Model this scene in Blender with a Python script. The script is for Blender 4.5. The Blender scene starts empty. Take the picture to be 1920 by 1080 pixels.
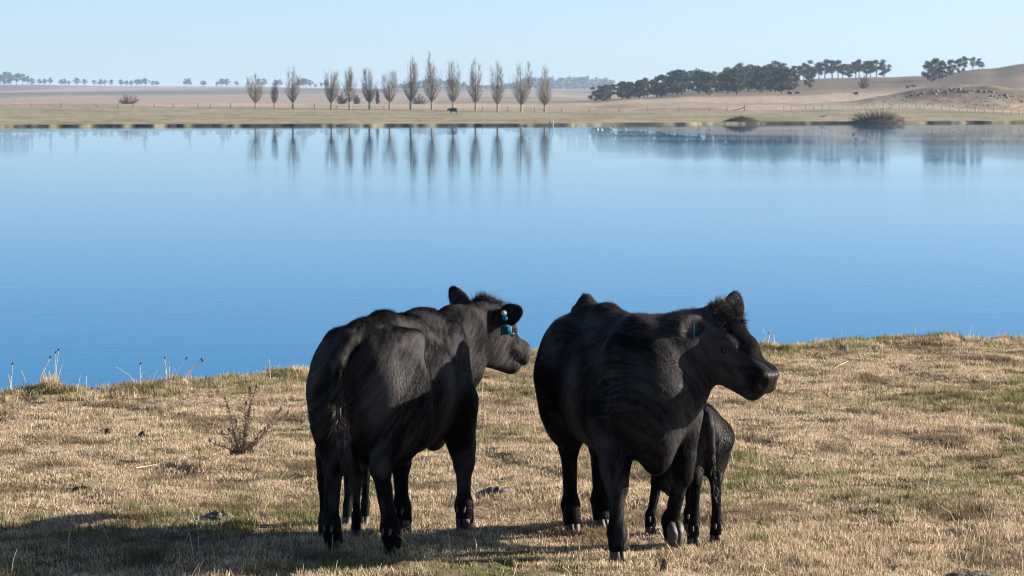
import bpy, math, random
import numpy as np
from mathutils import Vector, Matrix

S = bpy.context.scene
C = S.collection
R = math.radians

# ---------------------------------------------------------------- camera, sky, sun, exposure
F_PX = 5600.0                 # focal length in pixels of the 1920 wide photograph
HC = 2.44                     # eye height above the near bank
HORIZON = 195.0
PITCH = math.atan((540.0 - HORIZON) / F_PX)
WATER_Z = -1.56
cam_d = bpy.data.cameras.new('camera')
cam_d.sensor_width = 36.0
cam_d.lens = 36.0 * F_PX / 1920.0
cam_d.clip_start = 0.1
cam_d.clip_end = 60000.0
cam_d.dof.use_dof = True
cam_d.dof.focus_distance = 16.4
cam_d.dof.aperture_fstop = 14.0
cam = bpy.data.objects.new('camera', cam_d)
cam.location = (0, 0, HC)
cam.rotation_euler = (math.pi / 2 - PITCH, 0, 0)
C.objects.link(cam)
S.camera = cam

SUN_EL, SUN_AZ = 20.0, 11.0    # azimuth counted from +X (right of the picture) towards +Y (away)
world = bpy.data.worlds.new('World')
S.world = world
world.use_nodes = True
wn = world.node_tree.nodes
wl = world.node_tree.links
bg = wn['Background']
sky = wn.new('ShaderNodeTexSky')
sky.sky_type = 'NISHITA'
sky.sun_disc = False
sky.sun_elevation = R(SUN_EL)
sky.sun_rotation = R(90.0 - SUN_AZ)
sky.altitude = 1000
sky.air_density = 0.5
sky.dust_density = 1.4
sky.ozone_density = 1.5
wl.new(sky.outputs[0], bg.inputs['Color'])
bg.inputs['Strength'].default_value = 0.074

sun_d = bpy.data.lights.new('sun', 'SUN')
sun_d.energy = 5.0
sun_d.angle = R(0.5)
sun_d.color = (1.0, 0.91, 0.79)
sun = bpy.data.objects.new('sun', sun_d)
sd = Vector((math.cos(R(SUN_AZ)) * math.cos(R(SUN_EL)), math.sin(R(SUN_AZ)) * math.cos(R(SUN_EL)), math.sin(R(SUN_EL))))
sun.rotation_euler = sd.to_track_quat('Z', 'Y').to_euler()
C.objects.link(sun)

S.view_settings.view_transform = 'Standard'
S.view_settings.look = 'None'
S.view_settings.gamma = 1.0
S.view_settings.use_curve_mapping = False
S.view_settings.exposure = 1.42
S.render.engine = 'CYCLES'
S.cycles.use_denoising = True
S.cycles.filter_width = 1.05
S.cycles.max_bounces = 6
S.cycles.volume_bounces = 0
S.cycles.diffuse_bounces = 3
S.cycles.glossy_bounces = 3
S.cycles.transparent_max_bounces = 8
S.cycles.sample_clamp_indirect = 6.0

# ---------------------------------------------------------------- helpers
def at(px, py, Y):
    """point of the place seen at pixel (px, py) of the photograph, Y metres ahead of the camera"""
    u = (px - 960.0) / F_PX
    v = (py - 540.0) / F_PX
    dy = math.cos(PITCH) - v * math.sin(PITCH)
    dz = -math.sin(PITCH) - v * math.cos(PITCH)
    return Vector((u * Y / dy, Y, HC + dz * Y / dy))

def tag(o, label=None, cat=None, group=None, kind=None):
    if label: o['label'] = label
    if cat: o['category'] = cat
    if group: o['group'] = group
    if kind: o['kind'] = kind
    return o

def link(o, parent=None):
    C.objects.link(o)
    if parent is not None: o.parent = parent
    return o

def empty(name, loc=(0, 0, 0), rz=0.0):
    o = bpy.data.objects.new(name, None)
    o.location = loc
    o.rotation_euler = (0, 0, rz)
    o.empty_display_size = 0.1
    return link(o)

def npmesh(name, verts, faces, mat=None, smooth=False, sizes=None):
    """mesh from numpy arrays; faces (n,3) or (n,4), or flat with sizes"""
    me = bpy.data.meshes.new(name)
    verts = np.asarray(verts, np.float32)
    faces = np.asarray(faces, np.int32)
    me.vertices.add(len(verts))
    me.vertices.foreach_set('co', verts.ravel())
    if sizes is None:
        n, k = faces.shape
        sizes = np.full(n, k, np.int32)
        flat = faces.ravel()
    else:
        sizes = np.asarray(sizes, np.int32)
        n = len(sizes)
        flat = faces
    me.loops.add(len(flat))
    me.loops.foreach_set('vertex_index', flat)
    me.polygons.add(n)
    st = np.zeros(n, np.int32)
    st[1:] = np.cumsum(sizes)[:-1]
    me.polygons.foreach_set('loop_start', st)
    me.polygons.foreach_set('loop_total', sizes)
    if smooth:
        me.polygons.foreach_set('use_smooth', np.ones(n, bool))
    me.update(calc_edges=True)
    if mat is not None: me.materials.append(mat)
    return me

def obj(name, me, parent=None):
    return link(bpy.data.objects.new(name, me), parent)

def color_attr(me, name, cols):
    a = me.color_attributes.new(name, 'FLOAT_COLOR', 'POINT')
    c = np.ones((len(me.vertices), 4), np.float32)
    c[:, :3] = cols
    a.data.foreach_set('color', c.ravel())

def float_attr(me, name, vals):
    a = me.attributes.new(name, 'FLOAT', 'POINT')
    a.data.foreach_set('value', np.asarray(vals, np.float32))

class MB:
    """collects quads, tubes and blobs for one mesh"""
    def __init__(s): s.v = []; s.f = []; s.sz = []; s.n = 0
    def add(s, v, f):
        v = np.asarray(v, np.float32); f = np.asarray(f, np.int32)
        s.v.append(v); s.f.append((f + s.n).ravel()); s.sz.append(np.full(len(f), f.shape[1], np.int32)); s.n += len(v)
    def tube(s, pts, rad, k=6, cap=True):
        pts = np.asarray(pts, float); m = len(pts)
        rad = np.broadcast_to(np.asarray(rad, float), (m,))
        d = np.gradient(pts, axis=0)
        d /= np.linalg.norm(d, axis=1)[:, None] + 1e-9
        ref = np.array([0, 0, 1.0]) if abs(d[0, 2]) < 0.9 else np.array([1.0, 0, 0])
        a = np.linspace(0, 2 * math.pi, k, endpoint=False)
        vs = []
        for i in range(m):
            x = np.cross(d[i], ref); x /= np.linalg.norm(x) + 1e-9
            y = np.cross(d[i], x)
            vs.append(pts[i] + rad[i] * (np.cos(a)[:, None] * x + np.sin(a)[:, None] * y))
            ref = -np.cross(x, d[i]) if False else ref
        v = np.concatenate(vs)
        f = []
        for i in range(m - 1):
            for j in range(k):
                j2 = (j + 1) % k
                f.append((i * k + j, i * k + j2, (i + 1) * k + j2, (i + 1) * k + j))
        s.add(v, f)
        if cap:
            for base, c, flip in ((0, pts[0], 1), ((m - 1) * k, pts[-1], 0)):
                ring = v[base:base + k]
                vv = np.concatenate([ring, [c]])
                ff = [((j + 1) % k, j, k) if not flip else (j, (j + 1) % k, k) for j in range(k)]
                s.add(vv, ff)
    def box(s, c, h, rot=None):
        c = np.asarray(c, float); h = np.asarray(h, float)
        v = np.array([(x, y, z) for x in (-1, 1) for y in (-1, 1) for z in (-1, 1)], float) * h
        if rot is not None: v = v @ np.array(rot).T
        s.add(v + c, [(0, 1, 3, 2), (4, 6, 7, 5), (0, 4, 5, 1), (2, 3, 7, 6), (0, 2, 6, 4), (1, 5, 7, 3)])
    def mesh(s, name, mat=None, smooth=False):
        return npmesh(name, np.concatenate(s.v), np.concatenate(s.f), mat, smooth, np.concatenate(s.sz))
    def build(s, name, mat=None, parent=None, smooth=False):
        return obj(name, s.mesh(name, mat, smooth), parent)

def vnoise(x, y, seed=0):
    """smooth value noise on arrays, range 0..1"""
    x = np.asarray(x, float); y = np.asarray(y, float)
    xi = np.floor(x).astype(np.int64); yi = np.floor(y).astype(np.int64)
    fx = x - xi; fy = y - yi
    fx = fx * fx * (3 - 2 * fx); fy = fy * fy * (3 - 2 * fy)
    def h(a, b):
        n = (a * 374761393 + b * 668265263 + seed * 1442695041) & 0xFFFFFFFF
        n = ((n ^ (n >> 13)) * 1274126177) & 0xFFFFFFFF
        n = n ^ (n >> 16)
        return (n & 0xFFFF) / 65535.0
    return (h(xi, yi) * (1 - fx) + h(xi + 1, yi) * fx) * (1 - fy) + (h(xi, yi + 1) * (1 - fx) + h(xi + 1, yi + 1) * fx) * fy

def fbm(x, y, seed=0, o=4):
    t = 0; a = 0.5; s = 0
    for i in range(o):
        t = t + a * vnoise(x * 2 ** i, y * 2 ** i, seed + i); s += a; a *= 0.5
    return t / s

# ---------------------------------------------------------------- materials
def mat_new(name):
    m = bpy.data.materials.new(name)
    m.use_nodes = True
    b = m.node_tree.nodes['Principled BSDF']
    return m, m.node_tree.nodes, m.node_tree.links, b

def mat_noise(name, c1, c2, scale=5.0, rough=0.9, spec=0.2, bump=0.0, bump_scale=None, rnd=0.0, detail=4.0, coords='Object'):
    """two-tone noise material; rnd varies the tone from object to object"""
    m, N, L, b = mat_new(name)
    tc = N.new('ShaderNodeTexCoord')
    nz = N.new('ShaderNodeTexNoise'); nz.inputs['Scale'].default_value = scale; nz.inputs['Detail'].default_value = detail
    L.new(tc.outputs[coords], nz.inputs['Vector'])
    rp = N.new('ShaderNodeMapRange'); rp.inputs['From Min'].default_value = 0.3; rp.inputs['From Max'].default_value = 0.7
    L.new(nz.outputs['Fac'], rp.inputs['Value'])
    mx = N.new('ShaderNodeMix'); mx.data_type = 'RGBA'
    mx.inputs['A'].default_value = (*c1, 1); mx.inputs['B'].default_value = (*c2, 1)
    L.new(rp.outputs[0], mx.inputs['Factor'])
    out = mx.outputs['Result']
    if rnd:
        oi = N.new('ShaderNodeObjectInfo')
        mr = N.new('ShaderNodeMapRange'); mr.inputs['To Min'].default_value = 1 - rnd; mr.inputs['To Max'].default_value = 1 + rnd
        L.new(oi.outputs['Random'], mr.inputs['Value'])
        mu = N.new('ShaderNodeMix'); mu.data_type = 'RGBA'; mu.blend_type = 'MULTIPLY'; mu.inputs['Factor'].default_value = 1.0
        L.new(out, mu.inputs['A']); L.new(mr.outputs[0], mu.inputs['B'])
        out = mu.outputs['Result']
    L.new(out, b.inputs['Base Color'])
    b.inputs['Roughness'].default_value = rough
    b.inputs['Specular IOR Level'].default_value = spec
    if bump:
        nb = N.new('ShaderNodeTexNoise'); nb.inputs['Scale'].default_value = bump_scale or scale * 3; nb.inputs['Detail'].default_value = 5
        L.new(tc.outputs[coords], nb.inputs['Vector'])
        bp = N.new('ShaderNodeBump'); bp.inputs['Strength'].default_value = bump; bp.inputs['Distance'].default_value = 0.02
        L.new(nb.outputs['Fac'], bp.inputs['Height'])
        L.new(bp.outputs[0], b.inputs['Normal'])
    return m
# ---------------------------------------------------------------- the land: one sheet to the horizon
EDGE_PX = np.array([-3000, -600, 0, 120, 250, 400, 560, 760, 985, 1200, 1420, 1600, 1760, 1850, 1890, 1925, 2100, 2600, 5000], float)
EDGE_PY = np.array([800, 770, 742, 736, 727, 718, 701, 684, 668, 658, 654, 648, 643, 644, 643, 636, 628, 616, 560], float)
EDGE_Y = HC * F_PX / (EDGE_PY - HORIZON)
SHORE_PX = np.array([-2000, 0, 1000, 1330, 1500, 1900, 4000], float)
SHORE_D = np.array([500, 521, 546, 585, 605, 635, 700], float)
KX = np.array([-1500, 0, 220, 450, 700, 1000, 1100, 1200, 1300, 1460, 1560, 1660, 1730, 1850, 1925, 3000], float)
KD = np.array([700, 820, 1000, 1300, 1700, 2300, 3200, 4600, 7000, 14000], float)
KY = np.array([
    [214, 198, 193, 190, 187, 182, 174, 160, 166, 176],
    [214, 198, 193, 190, 187, 182, 174, 160, 166, 176],
    [214, 200, 195, 191, 187, 182, 173, 162, 167, 176],
    [214, 202, 197, 192, 188, 182, 173, 163, 168, 176],
    [215, 204, 199, 193, 188, 181, 173, 167, 170, 176],
    [217, 207, 201, 193, 187, 180, 172, 169, 167, 174],
    [218, 208, 199, 190, 186, 183, 178, 170, 166, 174],
    [218, 208, 194, 183, 183, 183, 178, 172, 168, 174],
    [218, 208, 192, 176, 170, 176, 178, 174, 172, 174],
    [217, 206, 191, 172, 153, 162, 172, 174, 176, 178],
    [216, 204, 190, 168, 148, 158, 170, 174, 176, 178],
    [216, 203, 189, 165, 146, 152, 165, 172, 176, 178],
    [216, 203, 188, 162, 144, 150, 162, 172, 176, 178],
    [216, 205, 185, 156, 130, 140, 158, 172, 176, 178],
    [216, 206, 183, 150, 121, 130, 150, 172, 176, 178],
    [214, 204, 178, 140, 110, 116, 140, 172, 176, 178]], float)
KNOLL = ((1812 - 960) / F_PX * 905.0, 905.0)

def far_z(px, D):
    """height of the far land at picture column px and distance D (arrays)"""
    px = np.asarray(px, float); D = np.asarray(D, float)
    lx = np.clip(px, KX[0], KX[-1])
    i = np.clip(np.searchsorted(KX, lx) - 1, 0, len(KX) - 2)
    t = (lx - KX[i]) / (KX[i + 1] - KX[i]); t = t * t * (3 - 2 * t)
    ld = np.log(np.clip(D, 520, 14000)); lk = np.log(KD)
    ds = np.interp(lx, SHORE_PX, SHORE_D)
    yy = np.zeros_like(D)
    j = np.clip(np.searchsorted(lk, ld) - 1, 0, len(KD) - 2)
    s = np.clip((ld - lk[j]) / (lk[j + 1] - lk[j]), 0, 1)
    z00 = HC + (HORIZON - KY[i, j]) * KD[j] / F_PX; z01 = HC + (HORIZON - KY[i, j + 1]) * KD[j + 1] / F_PX
    z10 = HC + (HORIZON - KY[i + 1, j]) * KD[j] / F_PX; z11 = HC + (HORIZON - KY[i + 1, j + 1]) * KD[j + 1] / F_PX
    s2 = s * s * (3 - 2 * s)
    s = np.where(KD[j] >= 1300, s2, s)
    z = (z00 * (1 - t) + z10 * t) * (1 - s) + (z01 * (1 - t) + z11 * t) * s
    # from the shore to the first key
    z7 = HC + (HORIZON - (KY[i, 0] * (1 - t) + KY[i + 1, 0] * t)) * KD[0] / F_PX
    ws = np.clip((D - ds) / np.maximum(700 - ds, 20), 0, 1)
    zs = (WATER_Z + 0.42) * (1 - ws) + z7 * ws
    z = np.where(D < 700, zs, z)
    X = (px - 960) / F_PX * D
    z = z + 0.5 * (fbm(X / 60, D / 90, 5) - 0.5) * np.clip((D - 800) / 600, 0, 1) * 2.2
    # the rocky knoll
    dx = (X - KNOLL[0]) / 27.0; dy = (D - KNOLL[1]) / 40.0
    z = z + 5.6 * np.exp(-(np.abs(dx) ** 2.4 + dy * dy)) * (0.82 + 0.36 * fbm(X / 9, D / 9, 9))
    return z

def near_z(X, Y):
    """height of the near bank"""
    X = np.asarray(X, float); Y = np.asarray(Y, float)
    hum = 0.13 * (fbm(X * 0.5, Y * 0.5, 21, 3) - 0.5) + 0.085 * (fbm(X * 2.0, Y * 2.0, 31, 3) - 0.5)
    hum = hum + 0.05 * (fbm(X * 7, Y * 5, 41, 2) - 0.5)
    flat = 1.0 - 0.75 * np.exp(-((X + 0.35) / 2.1) ** 2 - ((Y - 16.7) / 0.9) ** 2)
    px = 960 + F_PX * X / np.maximum(Y, 1.0)
    ye = np.interp(px, EDGE_PX, EDGE_Y) + 0.5 * (fbm(px / 40.0, px * 0 + 3, 51, 3) - 0.5)
    lip = 0.05 * np.exp(-((Y - ye + 0.35) / 0.4) ** 2)
    drop = np.clip((Y - ye) / 1.1, 0, 1); drop = drop * drop * (3 - 2 * drop)
    z = hum * flat * np.clip((60 - np.abs(Y)) / 30, 0, 1) + lip
    z = z * (1 - drop) + drop * (-1.95)
    z = z - 1.3 * np.clip((Y - ye - 1.1) / 30, 0, 1)
    return z

def land_z(X, Y):
    X = np.asarray(X, float); Y = np.asarray(Y, float)
    px = 960 + F_PX * X / np.maximum(Y, 1.0)
    ds = np.interp(px, SHORE_PX, SHORE_D) + 6.0 * (fbm(px / 35.0, px * 0, 61, 4) - 0.5)
    w = np.clip((Y - ds + 1.2) / 1.2, 0, 1)
    return near_z(X, Y) * (1 - w) + far_z(px, np.maximum(Y, ds)) * w

def gz(x, y):
    return float(land_z(np.array([x]), np.array([y]))[0])

def build_land():
    us = np.concatenate([-np.geomspace(2.2, 0.19, 26)[:-1], np.linspace(-0.19, 0.19, 420), np.geomspace(0.19, 2.2, 26)[1:]])
    ys = np.concatenate([[-400, -60, -8, 4.0], np.linspace(8, 14, 24)[:-1], np.linspace(14, 33.5, 330)[:-1],
                         np.geomspace(33.5, 490, 24)[:-1], np.linspace(490, 660, 110)[:-1], np.geomspace(660, 1100, 90)[:-1],
                         np.geomspace(1100, 5200, 130)[:-1], np.geomspace(5200, 14000, 24)])
    W = np.where(ys >= 8, ys, np.interp(ys, [-400, -60, -8, 4, 8], [400, 200, 60, 14, 8]))
    X = us[None, :] * W[:, None]
    Y = np.repeat(ys[:, None], len(us), 1)
    Z = land_z(X, Y)
    V = np.stack([X, Y, Z], -1).reshape(-1, 3)
    n, m = len(ys), len(us)
    idx = np.arange(n * m).reshape(n, m)
    Fq = np.stack([idx[:-1, :-1], idx[:-1, 1:], idx[1:, 1:], idx[1:, :-1]], -1).reshape(-1, 4)
    # the land's own colours: dry thatch near, green-tan pasture by the far shore, pale dry paddock behind the fence
    Xf, Yf, Zf = V[:, 0], V[:, 1], V[:, 2]
    px = 960 + F_PX * Xf / np.maximum(Yf, 1.0)
    def mix(a, b, t): return a * (1 - t[:, None]) + np.asarray(b, float) * t[:, None]
    n1 = fbm(Xf * 0.9, Yf * 0.9, 71, 4); n2 = fbm(Xf * 3.1, Yf * 2.3, 72, 3)
    col = np.tile(np.array([0.23, 0.175, 0.118]), (len(V), 1))
    col = mix(col, (0.09, 0.065, 0.042), np.clip((n2 - 0.5) * 5, 0, 1) * 0.8)
    col = mix(col, (0.085, 0.095, 0.034), np.clip((n1 - 0.53) * 7, 0, 1) * 0.7)
    wet = np.clip((-0.25 - Zf) / 0.4, 0, 1) * (Yf < 100)
    col = mix(col, (0.06, 0.045, 0.028), wet)
    fence = np.interp(px, [0, 480, 1000, 1480, 1700, 1790, 1850, 1925], [830, 818, 806, 815, 820, 790, 755, 720])
    far = (Yf > 400).astype(float)
    m1 = fbm(Xf / 26, Yf / 30, 81, 4); m2 = fbm(Xf / 7, Yf / 16, 82, 4)
    past = mix(np.tile(np.array([0.235, 0.21, 0.145]), (len(V), 1)), (0.175, 0.170, 0.095), np.clip((m1 - 0.42) * 4, 0, 1))
    past = mix(past, (0.30, 0.25, 0.165), np.clip((m2 - 0.5) * 4, 0, 1) * 0.7)
    past = mix(past, (0.16, 0.13, 0.075), np.clip((Zf - 0) * 0 + (m2 < 0.36), 0, 1) * 0.5)
    dry = mix(np.tile(np.array([0.33, 0.27, 0.205]), (len(V), 1)), (0.22, 0.17, 0.118), np.clip((fbm(Xf / 50, Yf / 120, 83, 4) - 0.42) * 4, 0, 1))
    dry = mix(dry, (0.41, 0.325, 0.235), np.clip((fbm(Xf / 16, Yf / 60, 84, 4) - 0.5) * 4, 0, 1) * 0.7)
    hill = mix(np.tile(np.array([0.28, 0.228, 0.19]), (len(V), 1)), (0.16, 0.125, 0.095), np.clip((fbm(Xf / 160, Yf / 420, 85, 5) - 0.47) * 5, 0, 1))
    hill = mix(hill, (0.085, 0.10, 0.05), np.clip((fbm(Xf / 210, Yf / 700, 86, 4) - 0.62) * 9, 0, 1) * 0.75)
    col = mix(col, past, far)
    col = mix(col, dry, np.clip((Yf - fence) / 4, 0, 1))
    col = mix(col, hill, np.clip((Yf - 1100) / 260, 0, 1))
    # green field beyond the ridge's foot
    gf = np.exp(-((px - 1085) / 42) ** 4) * np.clip((Yf - 2700) / 150, 0, 1) * np.clip((3500 - Yf) / 150, 0, 1)
    col = mix(col, (0.12, 0.17, 0.065), gf * 0.9)
    kd = np.exp(-(((Xf - KNOLL[0]) / 32) ** 4 + ((Yf - KNOLL[1]) / 45) ** 4))
    kn = mix(np.tile(np.array([0.115, 0.095, 0.070]), (len(V), 1)), (0.21, 0.175, 0.125), np.clip((m2 - 0.45) * 5, 0, 1))
    col = mix(col, kn, kd * 0.9 * (Yf > 820))
    dsn = np.interp(px, SHORE_PX, SHORE_D) + 6.0 * (fbm(px / 35.0, px * 0, 61, 4) - 0.5)
    mud = np.exp(-((Yf - dsn - 0.2) / 2.8) ** 4) * far * np.clip(fbm(Xf / 2.5, Yf / 9, 62, 3) * 5 - 1.6, 0.3, 1)
    col = mix(col, (0.035, 0.028, 0.018), mud)
    m, N, L, b = mat_new('earth_and_grass')
    ca = N.new('ShaderNodeVertexColor'); ca.layer_name = 'col'
    tc = N.new('ShaderNodeNewGeometry')
    nz = N.new('ShaderNodeTexNoise'); nz.inputs['Scale'].default_value = 22; nz.inputs['Detail'].default_value = 6
    L.new(tc.outputs['Position'], nz.inputs['Vector'])
    mp = N.new('ShaderNodeMapping'); mp.inputs['Scale'].default_value = (0.5, 0.12, 0.5)
    L.new(tc.outputs['Position'], mp.inputs['Vector'])
    nf = N.new('ShaderNodeTexNoise'); nf.inputs['Scale'].default_value = 1.0; nf.inputs['Detail'].default_value = 5
    L.new(mp.outputs[0], nf.inputs['Vector'])
    ad = N.new('ShaderNodeMath'); ad.operation = 'ADD'
    L.new(nz.outputs['Fac'], ad.inputs[0]); L.new(nf.outputs['Fac'], ad.inputs[1])
    mr = N.new('ShaderNodeMapRange'); mr.inputs['From Min'].default_value = 0.7; mr.inputs['From Max'].default_value = 1.3
    mr.inputs['To Min'].default_value = 0.62; mr.inputs['To Max'].default_value = 1.38
    L.new(ad.outputs[0], mr.inputs['Value'])
    mu = N.new('ShaderNodeMix'); mu.data_type = 'RGBA'; mu.blend_type = 'MULTIPLY'; mu.inputs['Factor'].default_value = 1
    L.new(ca.outputs['Color'], mu.inputs['A']); L.new(mr.outputs[0], mu.inputs['B'])
    L.new(mu.outputs['Result'], b.inputs['Base Color'])
    b.inputs['Roughness'].default_value = 1.0
    b.inputs['Specular IOR Level'].default_value = 0.05
    bp = N.new('ShaderNodeBump'); bp.inputs['Strength'].default_value = 0.7; bp.inputs['Distance'].default_value = 0.03
    L.new(nz.outputs['Fac'], bp.inputs['Height']); L.new(bp.outputs[0], b.inputs['Normal'])
    me = npmesh('ground', V, Fq, m, True)
    color_attr(me, 'col', np.clip(col, 0, 1))
    tag(obj('ground', me), 'dry grazed pasture sloping to the lake, with bare brown paddocks and hills beyond', kind='structure')

build_land()

# ---------------------------------------------------------------- the lake
def build_lake():
    m, N, L, b = mat_new('lake_water')
    geo = N.new('ShaderNodeNewGeometry')
    def waves(sx, sy, scale, detail, rough=0.5):
        mp = N.new('ShaderNodeMapping'); mp.inputs['Scale'].default_value = (sx, sy, 1)
        mp.inputs['Rotation'].default_value = (0, 0, R(6))
        L.new(geo.outputs['Position'], mp.inputs['Vector'])
        nz = N.new('ShaderNodeTexNoise'); nz.inputs['Scale'].default_value = scale; nz.inputs['Detail'].default_value = detail
        nz.inputs['Roughness'].default_value = rough
        L.new(mp.outputs[0], nz.inputs['Vector'])
        return nz.outputs['Fac']
    w1 = waves(0.35, 1.5, 3.0, 3)
    w2 = waves(0.6, 1.0, 16.0, 2)
    # calm streaks and ruffled patches
    w3 = waves(0.004, 0.03, 1.0, 3)
    st = N.new('ShaderNodeMapRange'); st.inputs['From Min'].default_value = 0.35; st.inputs['From Max'].default_value = 0.65
    st.inputs['To Min'].default_value = 0.3; st.inputs['To Max'].default_value = 1.5
    L.new(w3, st.inputs['Value'])
    ad = N.new('ShaderNodeMath'); ad.operation = 'MULTIPLY_ADD'; ad.inputs[1].default_value = 0.22
    L.new(w2, ad.inputs[0]); L.new(w1, ad.inputs[2])
    bp = N.new('ShaderNodeBump'); bp.inputs['Distance'].default_value = 0.05
    sp = N.new('ShaderNodeSeparateXYZ'); L.new(geo.outputs['Position'], sp.inputs[0])
    wind = N.new('ShaderNodeMapRange')          # the breeze ruffles the near shore; the far side lies in the lee
    wind.inputs['From Min'].default_value = 22; wind.inputs['From Max'].default_value = 85
    wind.inputs['To Min'].default_value = LAKE_BUMP; wind.inputs['To Max'].default_value = LAKE_BUMP * 0.15
    L.new(sp.outputs['Y'], wind.inputs['Value'])
    sm = N.new('ShaderNodeMath'); sm.operation = 'MULTIPLY'
    L.new(st.outputs[0], sm.inputs[0]); L.new(wind.outputs[0], sm.inputs[1]); L.new(sm.outputs[0], bp.inputs['Strength'])
    L.new(ad.outputs[0], bp.inputs['Height'])
    N.remove(b)
    df = N.new('ShaderNodeBsdfDiffuse'); df.inputs['Color'].default_value = LAKE_COL
    gl = N.new('ShaderNodeBsdfGlossy'); gl.inputs['Color'].default_value = (0.86, 0.96, 1.0, 1); gl.inputs['Roughness'].default_value = 0.0
    fr = N.new('ShaderNodeFresnel'); fr.inputs['IOR'].default_value = 1.050   # effective value of a ruffled surface
    ms = N.new('ShaderNodeMixShader')
    L.new(bp.outputs[0], gl.inputs['Normal']); L.new(bp.outputs[0], fr.inputs['Normal'])
    L.new(fr.outputs[0], ms.inputs['Fac']); L.new(df.outputs[0], ms.inputs[1]); L.new(gl.outputs[0], ms.inputs[2])
    L.new(ms.outputs[0], N['Material Output'].inputs['Surface'])
    ys = np.concatenate([[18.0], np.geomspace(24, 760, 30)]); xs = np.array([-1500, -300, -60, 0, 60, 300, 1500.0])
    V = np.array([(x, y, WATER_Z) for y in ys for x in xs]); n = len(xs)
    Fq = [(i * n + j, i * n + j + 1, (i + 1) * n + j + 1, (i + 1) * n + j) for i in range(len(ys) - 1) for j in range(n - 1)]
    tag(obj('lake', npmesh('lake', V, Fq, m, True)), 'calm blue lake mirroring the poplar row', kind='structure')
LAKE_BUMP = 0.22
LAKE_COL = (0.0003, 0.125, 0.29, 1)
build_lake()

# ---------------------------------------------------------------- the air
def build_haze():
    mb = MB(); mb.box((0, 6900, 32.0), (33000, 7600, 39.0))
    m = bpy.data.materials.new('haze_air'); m.use_nodes = True
    N = m.node_tree.nodes; L = m.node_tree.links
    N.remove(N['Principled BSDF'])
    pv = N.new('ShaderNodeVolumePrincipled')
    pv.inputs['Color'].default_value = (0.55, 0.76, 1.0, 1)
    pv.inputs['Density'].default_value = HAZE
    pv.inputs['Anisotropy'].default_value = 0.0
    L.new(pv.outputs[0], N['Material Output'].inputs['Volume'])
    tag(mb.build('haze', m), 'thin blue morning haze over the far land', kind='stuff')
HAZE = 0.00008
build_haze()
# ---------------------------------------------------------------- cattle: bodies grown as one smooth surface
def rot_axes(fwd, up):
    x = np.asarray(fwd, float); x = x / np.linalg.norm(x)
    z = np.asarray(up, float); z = z - x * np.dot(x, z); z /= np.linalg.norm(z)
    return np.stack([x, np.cross(z, x), z], 1)

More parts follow.
